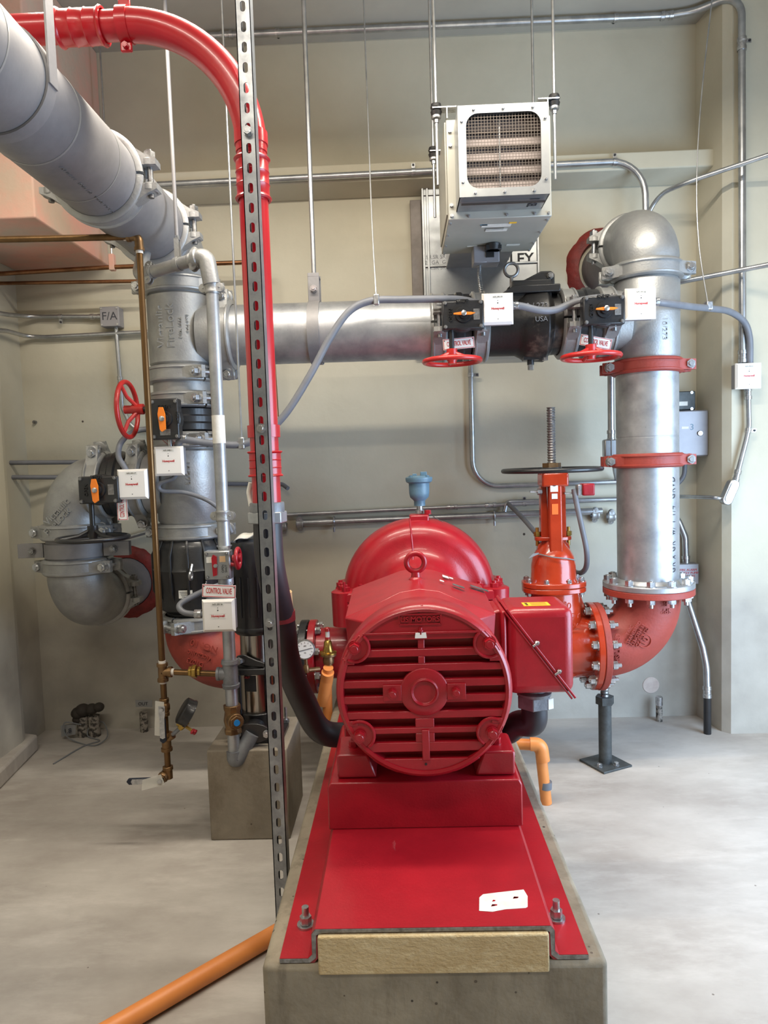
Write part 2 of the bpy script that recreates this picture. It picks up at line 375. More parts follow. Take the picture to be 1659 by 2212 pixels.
# pillar right
pl = B(); pl.prism((0, 0, 0), EX, EY, [(1.60, YW), (1.632, 3.665), (1.665, 3.63), (1.875, 3.63), (1.875, YW)], ZC)
o = ob('trim_3', pl, M_WALL, sm=0); o['kind'] = 'structure'; o['label'] = 'chamfered concrete pillar at the right side of the back wall'
pl = B(); pl.prism((0, 0, 0), EX, EY, [(1.90, YW), (1.885, 3.67), (XRW, 3.67), (XRW, YW)], ZC)
o = ob('trim_4', pl, M_WALL, sm=0); o['kind'] = 'structure'; o['label'] = 'concrete wall section right of the pillar'
pl = B(); pl.prism((0, 0, 0), EX, EY, [(XLW, 2.0), (-1.99, 2.0), (-1.99, 3.52), (-2.0, 3.56), (XLW, 3.58)], 2.5)
o = ob('trim_5', pl, M_WALL, sm=0); o['kind'] = 'structure'; o['label'] = 'rough concrete pilaster at the left edge'
pl = B(); pl.prism((0, 0, 0), EX, EY, [(XLW, 1.9), (-1.86, 1.9), (-1.90, 3.1), (-1.965, 3.62), (XLW, 3.66)], .085)
o = ob('trim_6', pl, M_FLOOR, bev=.012); o['kind'] = 'structure'; o['label'] = 'low concrete curb pad along the left wall'
# ------------------------------------------------------------------ ten inch manifold
YP, RP = 3.30, 0.1365
XL, XR, ZH, ZL, XE = -0.995, 1.131, 2.06, 1.395, -1.54
def coupling(name, c, ax, bd, m, label, R=RP, w=.037, group=None, ears=1.0, letters=True, green=False, rigid=False, txt_face=None, btm=None):
    """two-piece grooved coupling: ring housing halves, ears and two through bolts; bd = direction of the bolt pads"""
    c = V(c); ax = V(ax).normalized(); bd = V(bd).normalized(); t = ax.cross(bd)
    k = R/RP
    root = thing(name, label, 'coupling', c, group)
    prof = [(-w, R+.001), (-w, R+.012*k), (-w*.8, R+.021*k), (-w*.62, R+.022*k), (-w*.52, R+.016*k), (w*.52, R+.016*k), (w*.62, R+.022*k), (w*.8, R+.021*k), (w, R+.012*k), (w, R+.001)]
    for s in (1, -1):
        h = B()
        x0 = bd; # ring half centred on s*t
        h.lathe(c, ax, prof, 28, ring=True, hint=bd, arc=(0.035, PI-.035) if s > 0 else (PI+.035, 2*PI-.035))
        ey = ax.cross(bd)   # same as t
        ee = .060*k*ears
        for q in (1, -1):
            # gusset from the ring out to the bolt pad
            e0, e1 = .030*k, .050*k; Ro = R+.007*k
            g = [(math.sqrt(Ro*Ro-e0*e0), e0), (R+.004+ee, e0), (R+.004+ee, e1), (R*.97+ee*.5, e1+.016*k), ((R+.016*k)*.78, (R+.016*k)*.62), (Ro*.80, Ro*.60), (Ro*.87, Ro*.493), (Ro*.93, Ro*.367), (Ro*.963, Ro*.27)]
            sg = 1 if (bd*q).cross(t*s).dot(ax) > 0 else -1
            h.prism(c - ax*w*.72*sg, bd*q, t*s, g, w*1.44)
            pc = c + bd*q*(R+.036*k*ears) + t*s*e0
            h.lathe(pc, t*s, [(-.002*k, w*.72), (0, w*.80), (.020*k, w*.80), (.025*k, w*.66)], 18)
        ob('housing', h, m, root, sm=40)
    for q in (1, -1):
        front = t if t.y < -.3 else -t if t.y > .3 else (t if t.z > 0 else -t)
        pc = c + bd*q*(R+.036*k*ears)
        bolt(root, pc + front*.055*k, front, .034*k, .110*k, btm or M_BOLT, .008*k, nut=True)
        if green:
            g = B().cyl(pc - front*.080*k, pc - front*.125*k, .011*k, 10); ob('green_stud', g, M_GREEN, root, label='bolt end dyed green')
    return root
def lathe_thing(name, label, cat, o, ax, prof, m, n=48, group=None):
    b = B().lathe(o, ax, prof, n); r = ob(name, b, m); return tag(r, label, cat, group)
def pipe(name, label, pts, r, m, n=40, cat='pipe', group=None):
    return tag(ob(name, B().tube(pts, r, n), m), label, cat, group)
def arc_pts(c, a, b, n=16):
    """quarter arc about c from c+a to c+b"""
    return [V(c) + V(a)*math.cos(PI/2*i/n) + V(b)*math.sin(PI/2*i/n) for i in range(n+1)]

# --- long header pipe running out over the viewer, upper left
ZT = 2.455
hdr = B(); hdr.tube([(XL, 2.468, ZT), (XL, .95, ZT)], RP, 56)
o = tag(ob('header_pipe', hdr, M_PAINTED), 'large dusty grey pipe running overhead from the upper left towards the viewer', 'pipe')
for y, w in ((2.02, .004), (2.30, .003), (1.66, .003), (1.40, .003)):
    g = B().lathe((XL, y, ZT), EY, [(-w, RP-.002), (-w, RP+.0012), (w, RP+.0012), (w, RP-.002)], 56, ring=True); ob('groove_mark', g, M_CAST, o)
text('mill_print', 'OHNW  850 GP  2502 13 AD', .034, (XL+RP*.35, 2.25, ZT-RP*.94), (0, 1, 0), (-1, 0, 0), M_INKF, o, cyl=((XL, 2.2, ZT), EY, RP), sx=.9)
pipe('header_spool', 'short dusty grey pipe piece between the two couplings of the overhead pipe', [(XL, 2.472, ZT), (XL, 2.983, ZT)], RP, M_PAINTED, 56)
coupling('grooved_coupling', (XL, 2.47, ZT), EY, EX, M_CAST, 'grey pipe coupling around the overhead pipe, the one nearer the viewer', btm=M_BOLTD)
coupling('grooved_coupling', (XL, 2.985, ZT), EY, EX, M_CAST, 'grey pipe coupling where the overhead pipe meets its elbow', btm=M_BOLTD)
# elbow from header down into the left riser
ep = dens((XL, 2.987, ZT), (arc_pts((XL, 3.10, ZT-.13), (0, 0, .13), (0, .20, 0), 14))[0]) + (arc_pts((XL, 3.10, ZT-.13), (0, 0, .13), (0, .20, 0), 14)) + dens((arc_pts((XL, 3.10, ZT-.13), (0, 0, .13), (0, .20, 0), 14))[-1], (XL, YP, 2.287)); ep = [p for i_, p in enumerate(ep) if i_ == 0 or (V(p)-V(ep[i_-1])).length > 1e-4]; eb = B(); eb.tube(ep, erad(ep, .002), 48)
tag(ob('pipe_elbow', eb, M_CAST), 'silver pipe elbow turning the overhead pipe down into the left riser', 'elbow')
coupling('grooved_coupling', (XL, YP, 2.285), EZ, EX, M_CAST, 'silver coupling on the left riser just below its top elbow')
# tee with raised foundry lettering
tb = B(); tb.lathe((XL, YP, 1.890), EZ, [(0, RP), (.038, RP), (.048, RP+.009), (.346, RP+.009), (.356, RP), (.393, RP)], 56)
tb.lathe((XL, YP, ZH+.005), EX, [(.10, RP+.004), (.170, RP+.004), (.175, RP), (.213, RP)], 48)
tee = tag(ob('pipe_tee', tb, M_CAST), 'silver cast tee with raised lettering, joining the left riser to the long horizontal pipe', 'tee')
cy = ((XL, YP, 0), EZ, RP+.009); dface = V((-.045, -.128, 0))
text('raised_lettering', 'Victaulic', .052, V((XL, YP, 2.09))+V((-.044, -.13, 0)), EZ, (-1, 0, 0), M_CAST, tee, .0035, cyl=cy, sx=1.05)
text('raised_lettering', 'FireLock', .052, V((XL, YP, 2.09))+V((-.002, -.137, 0)), EZ, (-1, 0, 0), M_CAST, tee, .0035, cyl=cy, sx=1.05)
text('raised_lettering', 'No. 002', .028, V((XL, YP, 2.08))+V((.036, -.132, 0)), EZ, (-1, 0, 0), M_CAST, tee, .003, cyl=cy)
text('raised_lettering', '(UL) (FM)', .02, V((XL, YP, 2.10))+V((.062, -.122, 0)), EZ, (-1, 0, 0), M_CAST, tee, .003, cyl=cy)
coupling('grooved_coupling', (XL, YP, 1.888), EZ, V((1, -.75, 0)), M_CAST, 'silver coupling on the left riser at the foot of the lettered tee', txt_face=1)
pipe('pipe_spool', 'short silver pipe piece on the left riser between two couplings', [(XL, YP, 1.774), (XL, YP, 1.886)], RP, M_CAST, 48)
coupling('grooved_coupling', (XL, YP, 1.772), EZ, V((1, -.75, 0)), M_CAST, 'silver coupling on the left riser just above the black valve with side handwheel')
coupling('grooved_coupling', (XL, YP, 1.59), EZ, V((1, -.75, 0)), M_CAST, 'silver coupling on the left riser just below the valve with side handwheel')
t2 = B(); t2.lathe((XL, YP, 1.174), EZ, [(0, RP), (.038, RP), (.05, RP+.009), (.365, RP+.009), (.376, RP), (.414, RP)], 56)
t2.lathe((XL, YP, ZL), -EX, [(.10, RP+.004), (.182, RP+.004), (.186, RP), (.221, RP)], 48)
tee2 = tag(ob('pipe_tee', t2, M_CAST), 'silver cast tee on the left riser, branching left behind the white boxes', 'tee')
text('raised_lettering', '10/273', .04, V((XL, YP, 1.44))+V((.035, -.135, 0)), (0, 0, -1), EX, M_CAST, tee2, .003, cyl=((XL, YP, 0), EZ, RP+.009))
coupling('grooved_coupling', (XL, YP, 1.172), EZ, V((1, -.12, 0)), M_CAST, 'silver coupling on the left riser directly above the black check valve')
coupling('grooved_coupling', (XL, YP, .745), EZ, V((-.45, -1, 0)), M_CAST, 'silver coupling on the left riser between black check valve and orange red elbow')
# left loop: coupling, valve, coupling, elbow, couplings, elbow into the wall
coupling('grooved_coupling', (-1.218, YP, ZL), EX, V((0, -.25, 1)), M_CAST, 'silver coupling right of the black valve with the lower black handwheel')
coupling('grooved_coupling', (-1.40, YP, ZL), EX, V((0, -.25, 1)), M_CAST, 'silver coupling left of the black valve with the lower black handwheel')
RB = .19
ep = dens((-1.402, YP, ZL), (arc_pts((XE+.13, YP, ZL-.16), (0, 0, .16), (-.13, 0, 0), 14))[0]) + (arc_pts((XE+.13, YP, ZL-.16), (0, 0, .16), (-.13, 0, 0), 14)) + dens((arc_pts((XE+.13, YP, ZL-.16), (0, 0, .16), (-.13, 0, 0), 14))[-1], (XE, YP, 1.187)); ep = [p for i_, p in enumerate(ep) if i_ == 0 or (V(p)-V(ep[i_-1])).length > 1e-4]; eb = B(); eb.tube(ep, erad(ep, .003), 48)
el = tag(ob('pipe_elbow', eb, M_CAST), 'silver pipe elbow with raised lettering at the upper left of the wall loop', 'elbow')
for s, sz, dz, n_ in (('Victaulic', .045, .02, 0), ('FireLock', .045, -.025, 1)):
    q = V((XE-.018, YP-RP-.002, 1.265+dz)); ax_ = V((.72, 0, .69))
    text('raised_lettering', s, sz, q, ax_, V((-.69, 0, .72)), M_CAST, el, .003)
coupling('grooved_coupling', (XE, YP, 1.185), EZ, V((1, -.12, 0)), M_CAST, 'silver coupling at the left loop right above the flat pipe clamp')
coupling('grooved_coupling', (XE, YP, 1.022), EZ, V((1, -.2, 0)), M_CAST, 'silver coupling at the left loop right below the flat pipe clamp')
pipe('pipe_spool', 'short grey pipe piece of the left loop under the flat clamp', [(XE, YP, 1.024), (XE, YP, 1.183)], RP, M_PAINTED, 40)
b = B(); b.lathe((XE, YP, 1.10), EZ, [(-.033, RP+.001), (-.033, RP+.008), (.033, RP+.008), (.033, RP+.001)], 44, ring=True)
for s in (-1, 1):
    for d in (-.012, .012): b.box((XE+s*(RP+.066), YP-.02+d-.01, 1.10), (.12, .008, .066))
rc = tag(ob('riser_clamp', b, M_PAINTED, bev=.001), 'flat grey riser clamp around the pipe of the left wall loop', 'clamp')
for s in (-1, 1): bolt(rc, (XE+s*(RP+.055), YP-.05, 1.10), (0, -1, 0), .026, .05, M_BOLTD, .004)
ep = dens((XE, YP, 1.020), (arc_pts((XE, YP+.17, .84+.15), (0, -.17, 0), (0, 0, -.15), 16))[0]) + (arc_pts((XE, YP+.17, .84+.15), (0, -.17, 0), (0, 0, -.15), 16)) + dens((arc_pts((XE, YP+.17, .84+.15), (0, -.17, 0), (0, 0, -.15), 16))[-1], (XE, YP+.233, .84)); ep = [p for i_, p in enumerate(ep) if i_ == 0 or (V(p)-V(ep[i_-1])).length > 1e-4]; eb = B(); eb.tube(ep, erad(ep, .004), 48)
tag(ob('pipe_elbow', eb, M_CAST), 'silver pipe elbow of the left loop turning into the back wall', 'elbow')
coupling('grooved_coupling', (XE, YP+.235, .84), EY, V((1, 0, 0.05)), M_CAST, 'silver coupling joining the left loop elbow to the wall pipe', btm=M_BOLTD)
pipe('wall_pipe', 'grey pipe stub entering the back wall behind the left elbow', [(XE, YP+.237, .84), (XE, YW+.05, .84)], RP, M_PAINTED, 40)
def sealring(c, R, label, seed):
    random.seed(seed); b = B(); n = 40; vs = []; rings = [(-.004, R-.006), (-.035, R+.004), (-.03, R+.03), (-.012, R+.055), (.01, R+.07)]
    for i in range(n):
        a = 2*PI*i/n
        for k, (h, r) in enumerate(rings):
            rr = r + random.uniform(-.006, .009)*(k > 1)
            vs.append(V(c) + V((math.cos(a)*rr, h + random.uniform(-.004, .004), math.sin(a)*rr)))
    k = len(rings); fs = [[i*k+q, ((i+1) % n)*k+q, ((i+1) % n)*k+q+1, i*k+q+1] for i in range(n) for q in range(k-1)]
    b.add(vs, fs); return tag(ob('firestop_seal', b, M_SEAL, sm=60), label, 'sealant')
sealring((XE, YW, .84), RP, 'dark red sealant ring where the left loop enters the wall', 3)
sealring((XR, YW, 2.45), RP+.02, 'dark red sealant ring where the upper right elbow enters the wall', 5)
# long horizontal pipe
pipe('horizontal_pipe', 'long silver horizontal pipe between the lettered tee and the first red wheel valve', [(-.778, YP, ZH+.004), (.183, YP, ZH)], RP-.001, M_GALV, 48)
coupling('grooved_coupling', (-.78, YP, ZH+.005), EX, V((0, -.15, 1)), M_CAST, 'silver coupling at the left end of the long horizontal pipe')
coupling('grooved_coupling', (.185, YP, ZH), EX, V((0, -1, .02)), M_CAST, 'silver coupling left of the first red wheel valve', green=False)
coupling('grooved_coupling', (.372, YP, ZH), EX, V((0, -1, .02)), M_CAST, 'silver coupling right of the first red wheel valve, left of the check valve')
coupling('grooved_coupling', (.765, YP, ZH), EX, V((0, -1, .02)), M_CAST, 'silver coupling right of the black horizontal check valve')
coupling('grooved_coupling', (.935, YP, ZH), EX, V((0, -1, .02)), M_CAST, 'silver coupling between the second red wheel valve and the right riser')
def drop_bolts(label, x, z, grp):
    t = thing('coupling_bolt', label, 'bolt', (x, YP-RP-.036, z)); p = V((x, YP-RP-.036, z))
    ob('shank', B().cyl(p+V((0, 0, .055)), p-V((0, 0, .075)), .011, 10), M_BOLT, t)
    ob('nut', B().hexa(p-V((0, 0, .05)), EZ, .033, .022), M_BOLT, t)
    return t
# black horizontal check valve
cv = thing('check_valve', 'black check valve with rubbed patches lying in the horizontal pipe run', 'valve', (.57, YP, ZH))
b = B().lathe((.374, YP, ZH), EX, [(.0, RP-.004), (.16, RP-.002), (.185, RP+.01), (.20, RP+.022), (.29, RP+.03), (.305, RP+.012), (.315, RP), (.39, RP-.004)], 48)
b.box((.60, YP, ZH+.10), (.17, .20, .16)); ob('body', b, M_BLKDIRT, cv, bev=.004)
b = B().prism((.50, YP-.05, ZH+.15), EX, EZ, [(0, 0), (.21, 0), (.21, .065), (.195, .078), (.15, .078), (.03, .022), (0, .012)], -.1)
b.prism((.46, YP-.12, ZH+.12), EX, EZ, [(0, 0), (.26, 0), (.26, .035), (.06, .035)], -.24)
ob('bonnet', b, M_BLK, cv, bev=.005)
bolt(cv, (.69, YP-.052, ZH+.205), (0, -1, 0), .022, 0, M_BOLTD)
b = B().torus((.516, YP-.06, ZH+.235), EY, .030, .007, 24, 8); b.cyl((.516, YP-.06, ZH+.15), (.516, YP-.06, ZH+.206), .008, 10); ob('lifting_eye', b, M_BOLTD, cv, label='rusty steel lifting eye')
b = B().cyl((.60, YP-.03, ZH-RP-.045), (.60, YP-.03, ZH-RP-.01), .016, 10); b.box((.60, YP-.03, ZH-RP-.015), (.07, .05, .02)); ob('drain_plug', b, M_BLK, cv)
b = B().hexa((.60, YP-.03, ZH-RP-.068), EZ, .024, .024); b.hexa((.66, YP-.05, ZH-RP-.03), EZ, .024, .02); ob('plug_nut', b, M_BOLT, cv)
cyv = ((.57, YP, ZH), EX, RP+.029)
text('raised_lettering', '10 / 273', .034, V((.60, YP-.16, ZH+.055)), EX, EZ, M_GAL2, cv, .002, cyl=cyv)
text('raised_lettering', 'USA', .03, V((.625, YP-.165, ZH-.005)), EX, EZ, M_GAL2, cv, .002, cyl=cyv)
# right riser
coupling('grooved_coupling', (XR, YP, 2.272), EZ, V((1, -.12, 0)), M_CAST, 'silver coupling under the big top elbow of the right riser')
b = B(); b.lathe((XR, YP, 1.854), EZ, [(0, RP), (.034, RP), (.044, RP+.006), (.370, RP+.006), (.378, RP), (.416, RP)], 56)
b.lathe((XR, YP, ZH), -EX, [(.10, RP+.002), (.155, RP+.002), (.158, RP-.001), (.185, RP-.002)], 48)
tee3 = tag(ob('pipe_tee', b, M_CAST), 'silver tee of the right riser behind the second red wheel valve', 'tee')
text('raised_lettering', '10/273', .036, V((XR, YP, 2.0))+V((.028, -.133, 0)), (0, 0, -1), EX, M_CAST, tee3, .002, cyl=((XR, YP, 0), EZ, RP+.006))
coupling('grooved_coupling', (XR, YP, 1.852), EZ, V((1, -.12, 0)), M_PRIM, 'red oxide coupling at the foot of the right tee, upper of the two red ones', w=.032)
b = B().lathe((XR, YP, 1.432), EZ, [(0, RP), (.10, RP), (.101, RP-.0012), (.106, RP-.0012), (.107, RP), (.418, RP)], 56)
tag(ob('riser_pipe', b, M_GALV), 'galvanized pipe between the two red couplings of the right riser', 'pipe')
coupling('grooved_coupling', (XR, YP, 1.43), EZ, V((1, -.12, 0)), M_PRIM, 'red oxide coupling halfway up the right riser, lower of the two red ones', w=.032)
b = B().lathe((XR, YP, .872), EZ, [(0, RP), (.556, RP)], 56)
lp = tag(ob('riser_pipe', b, M_GALV), 'galvanized pipe with handwritten marker notes standing on the bolted flange', 'pipe')
text('marker_lettering', 'GR x GR  w/ 1 1/4" GRVD', .036, V((XR, YP, 1.14))+V((.070, -.115, 0)), EZ, (-1, 0, 0), M_INK, lp, .0006, cyl=((XR, YP, 0), EZ, RP), sx=.95, spacing=1.15)
# top elbow into the wall
RE = .17
ep = dens((XR, YP, 2.274), ([V((XR, YP+.175, 2.315))+V((0, -.175, 0))*math.cos(PI/2*i/18)+V((0, 0, .135))*math.sin(PI/2*i/18) for i in range(19)])[0]) + ([V((XR, YP+.175, 2.315))+V((0, -.175, 0))*math.cos(PI/2*i/18)+V((0, 0, .135))*math.sin(PI/2*i/18) for i in range(19)]) + dens(([V((XR, YP+.175, 2.315))+V((0, -.175, 0))*math.cos(PI/2*i/18)+V((0, 0, .135))*math.sin(PI/2*i/18) for i in range(19)])[-1], (XR, YP+.223, 2.45)); ep = [p for i_, p in enumerate(ep) if i_ == 0 or (V(p)-V(ep[i_-1])).length > 1e-4]; eb = B(); eb.tube(ep, erad(ep, .005), 56)
te = tag(ob('pipe_elbow', eb, M_CAST), 'big silver top elbow of the right riser with red smears on its crown', 'elbow')
coupling('grooved_coupling', (XR, YP+.225, 2.45), EY, V((1, 0, -.02)), M_CAST, 'silver coupling behind the big top elbow on the right')
pipe('wall_pipe', 'grey pipe stub entering the wall behind the big right elbow', [(XR, YP+.227, 2.45), (XR, YW+.05, 2.45)], RP, M_PAINTED, 40)
for dx, dy, dz in ((-.04, .0, .0), (.0, -.02, -.008), (-.02, -.035, -.02)):
    pass
# flange and lower elbow
FR = .203
def flange(parent, name, c, ax, m, R=FR, th=.026, rin=None, n=44):
    b = B().lathe(c, ax, [(0, rin or RP+.001), (0, R-.003), (.003, R), (th-.003, R), (th, R-.003), (th, rin or RP+.001)], n, ring=True)
    return ob(name, b, m, parent)
fg = thing('pipe_flange', 'galvanized bolted flange at the foot of the right riser', 'flange', (XR, YP, .845))
flange(fg, 'ring', (XR, YP, .8455), EZ, M_GALV)
ob('hub', B().lathe((XR, YP, .871), EZ, [(0, RP+.001), (0, RP+.016), (.012, RP+.006), (.016, RP+.001)], 44, ring=True), M_GALV, fg)
le = thing('flanged_elbow', 'orange red flanged elbow under the right riser with raised foundry marks', 'elbow', (XR, YP, .57))
REL = .228
b = B(); b.tube([(XR, YP, .844)] + [V((XR-REL, YP, .57+REL))+V((REL, 0, 0))*math.cos(PI/2*i/18)+V((0, 0, -REL))*math.sin(PI/2*i/18) for i in range(19)] + [(.89, YP, .57)], RP+.006, 48)
ob('body', b, M_PRIM, le)
flange(le, 'flange', (XR, YP, .815), EZ, M_PRIM, th=.030)
flange(le, 'flange', (.8795, YP, .57), EX, M_PRIM, th=.030)
q = V((XR-REL+.02, YP-RP-.006, .57+REL-.03))
def onface(dx, dz): return V((1.02+dx, YP-RP-.0055, .60+dz))
text('raised_lettering', 'VdS/LISTED', .03, onface(-.075, -.01), EZ, (-1, 0, 0), M_PRIM, le, .003)
text('raised_lettering', 'TAIC\nSTANDARD\nLENGTH 11\nCLASS 125', .022, onface(.005, .06), V((.5, 0, .86)), V((-.86, 0, .5)), M_PRIM, le, .003)
text('raised_lettering', '10', .04, onface(.045, .025), V((.5, 0, .86)), V((-.86, 0, .5)), M_PRIM, le, .003)
ob('foundry_ring', B().torus(onface(.045, .025), EY, .03, .003, 24, 6), M_PRIM, le)
text('raised_lettering', 'SPPR\nBS', .034, V((XR+.02, YP, .775))+V((0, -RP-.006, 0)), (-1, 0, 0), (0, 0, -1), M_PRIM, le, .002, cyl=((XR, YP, 0), EZ, RP+.006))
for i in range(12):
    a = PI/12 + 2*PI*i/12
    bolt(fg, (XR+.178*math.cos(a), YP+.178*math.sin(a), .871), EZ, .034, .075, M_BOLT, .004, nut=True)
# support stand
ss = thing('pipe_stand', 'dark grey adjustable pipe stand on a square floor plate under the right elbow', 'stand', (.925, YP, 0))
ob('post', B().lathe((.925, YP, .008), EZ, [(0, .03), (.285, .03)], 20), M_DARKPIPE, ss)
ob('screw_rod', B().lathe((.925, YP, .29), EZ, [(i*.008, .017+.003*(i % 2)) for i in range(17)], 16), M_BOLTD, ss)
ob('collar_nut', B().hexa((.925, YP, .293), EZ, .074, .036), M_DARKPIPE, ss)
ob('saddle', B().bb(.885, .975, YP-.05, YP+.05, .412, .425), M_DARKPIPE, ss, bev=.003)
b = B().box((.925, YP, .005), (.17, .17, .010), (V((.9, .44, 0)).normalized(), V((-.44, .9, 0)).normalized(), EZ)); ob('floor_plate', b, M_DARKPIPE, ss, bev=.002)
bolt(ss, (.885, YP-.05, .010), EZ, .02, 0, M_BOLT); bolt(ss, (.965, YP-.04, .010), EZ, .02, 0, M_BOLT)
# ------------------------------------------------------------------ butterfly valves
def rotm(ang):  # about Y, positive turns -Z towards -X
    c, s = math.cos(ang), math.sin(ang)
    return lambda v: V((v[0]*c + v[2]*s, v[1], -v[0]*s + v[2]*c))
def butterfly(c, ax, box_c, ang, wheel_off, shaft_len, wheel_m, label, wR=.118, pang=0, spokes_tag=False, hub_up=.05, flip=False, orange=False):
    """gear operated butterfly valve; ang turns the operator about the viewing axis"""
    c, box_c = V(c), V(box_c); r = rotm(ang); X, Z = r((1, 0, 0)), r((0, 0, 1)); Y = V((0, 1, 0))
    ax = V(ax)
    root = thing('butterfly_valve', label, 'valve', c)
    L = lambda x, y, z: box_c + X*x + Y*y + Z*z
    b = B().lathe(c, ax, [(-.075, RP-.006), (-.055, RP-.004), (-.046, RP+.012), (-.02, RP+.012), (-.012, RP+.02), (.012, RP+.02), (.02, RP+.012), (.046, RP+.012), (.055, RP-.004), (.075, RP-.006)], 44)
    nk = box_c + V((0, .03, 0)); nc = V((c.x, c.y, c.z)) if abs(ax.x) < .5 else c
    b.cyl(V((c.x, c.y-RP, c.z)), V((c.x, box_c.y+.02, c.z)), .038, 20); ob('body', b, M_BLK, root)
    g = B()
    g.prism(L(-.068, 0, -.055), X, -Z, [(0, -.11), (.16, -.11), (.16, 0), (0, 0)], 0.05) if False else None
    g.box(L(.012, .0, 0), (.174, .055, .118), (X, Y, Z))
    g.lathe(L(.012, .028, 0), -Y, [(0, .067), (.0535, .067)], 32)
    ob('gearbox', g, M_BLK, root, bev=.006)
    ob('indicator_hub', B().lathe(L(.012, -.028, 0), -Y, [(0, .034), (.008, .032), (.008, .02), (.02, .018)], 24), M_BLK, root)
    pr = rotm(ang+pang); PX, PZ = pr((1, 0, 0)), pr((0, 0, 1)); pc = L(.012, -.052, 0)
    ob('pointer', B().prism(pc+PX*.0, PX, PZ, [(-.042, -.003), (-.012, -.006), (.03, -.006), (.048, 0), (.03, .004), (-.012, .006), (-.042, .002)], .010) if not orange else
       B().prism(pc, PX, PZ, [(-.048, -.012), (-.020, -.018), (.045, -.012), (.055, -.004), (.045, .012), (-.02, .012), (-.048, .004)], .010), M_ORPL, root, label='orange position pointer')
    ob('pointer_screw', B().lathe(pc+V((0, -.008, 0)), -Y, [(0, .011), (.008, .011), (.010, .007)], 16), M_BOLT, root)
    for sx, sz in ((-.062, .05), (.086, .05), (-.062, -.048), (.086, -.048)):
        bolt(root, L(sx, -.0285, sz), -Y, .012, 0, M_BOLTD, name='screw')
    ob('name_plate', B().box(L(.068, -.029, 0), (.026, .002, .045), (X, Y, Z)), M_BOLTD, root, label='small metal name plate')
    text('raised_lettering', 'SHUT', .021, L(.008, -.0285, .055), X, Z, M_BLK, root, .002)
    text('raised_lettering', 'OPEN', .021, L(-.040, -.0285, 0), Z, -X, M_BLK, root, .002)
    # worm shaft and handwheel
    s0 = L(-.036, .005, -.055); s1 = L(-.036, .005, -.055-shaft_len)
    ob('shaft', B().cyl(s0, s1, .011, 14), M_BLK, root)
    wx, wy, wz = basis(-Z, Y)
    hub = B().lathe(s1+Z*hub_up, -Z, [(0, .023), (.045, .023), (.052, .018), (hub_up+.012, .018)], 22)
    w = B().torus(s1, Z, wR, .0105, 40, 10)
    w.v += []
    hw = ob('handwheel', w, wheel_m, root)
    ob('wheel_hub', hub, wheel_m, hw)
    for k in range(3):
        a = PI/2 + .5 + 2*PI*k/3; d = wx*math.cos(a) + wy*math.sin(a)
        ob('spoke', B().tube([s1+Z*hub_up*.65+d*.012, s1+Z*.012+d*.06, s1+d*wR], .0085, 8), wheel_m, hw)
    return root
butterfly((.28, YP, ZH), EX, at(993, 683, Y=3.05), 0, 0, .13, M_HW, 'black valve with red handwheel left of the horizontal check valve', orange=False)
butterfly((.85, YP, ZH), EX, at(1295, 673, Y=3.05), 0, 0, .13, M_HW, 'black valve with red handwheel at the right tee')
butterfly((XL, YP, 1.682), EZ, at(360, 900, Y=3.05), PI/2, 0, .115, M_HW, 'black valve on the left riser with red handwheel standing out sideways', orange=True, hub_up=.07)
butterfly((-1.31, YP, ZL), EX, at(212, 1058, Y=3.05), 0, 0, .155, M_BLK, 'black valve of the left loop with black handwheel hanging below it', orange=True, pang=PI/2, wR=.145, hub_up=.055)
# ------------------------------------------------------------------ pump pad, base plate, motor, pump
PX0, PX1, PYF, PYB, PZ = -.346, .424, 1.503, 3.86, .347
b = B().bb(PX0, PX1, PYF, PYB, 0, PZ)
tag(ob('concrete_pad', b, M_PAD, bev=.014, seg=3), 'long raw concrete pad carrying the red pump and motor', 'pad')
bp = thing('base_plate', 'red steel base plate under motor and pump with worn front edge', 'base plate', (.037, 1.52, PZ))
HX0, HX1, HZ = -.236, .312, .426
b = B().prism((0, 1.512, 0), EX, EZ, [(-.306, PZ), (HX0+.008, PZ), (HX0+.016, PZ+.01), (HX0+.016, HZ-.014), (HX0+.028, HZ-.010), (HX1-.028, HZ-.010), (HX1-.016, HZ-.014), (HX1-.016, PZ+.01), (HX1-.008, PZ), (.382, PZ),
    (.382, PZ+.011), (HX1+.006, PZ+.011), (HX1-.003, PZ+.02), (HX1-.003, HZ-.012), (HX1-.012, HZ), (HX0+.012, HZ), (HX0+.003, HZ-.012), (HX0+.003, PZ+.02), (HX0-.006, PZ+.011), (-.306, PZ+.011)], -2.25)
ob('deck', b, M_DECK, bp)
b = B().prism((0, 1.5135, 0), EX, EZ, [(-.306, PZ+.001), (HX0-.002, PZ+.001), (HX0+.012, PZ+.012), (HX0+.014, HZ-.014), (HX0+.028, HZ-.009), (HX1-.028, HZ-.009), (HX1-.014, HZ-.014), (HX1-.012, PZ+.012), (HX1+.002, PZ+.001), (.382, PZ+.001),
    (.382, PZ+.010), (HX1+.006, PZ+.010), (HX1-.004, PZ+.02), (HX1-.004, HZ-.012), (HX1-.012, HZ-.001), (HX0+.012, HZ-.001), (HX0+.004, HZ-.012), (HX0+.004, PZ+.02), (HX0-.006, PZ+.010), (-.306, PZ+.010)], .003)
ob('sheared_edge', b, M_BOLTD, bp, label='bare worn steel front edge')
b = B().prism((0, 0, 0), EX, EZ, [(-.236, 0), (.312, 0), (.312, .121), (.304, .136), (-.228, .136), (-.236, .121)], -.45)
b.v = [p+V((0, 1.94, HZ)) for p in b.v]; ob('pedestal', b, M_RED, bp, bev=.004)
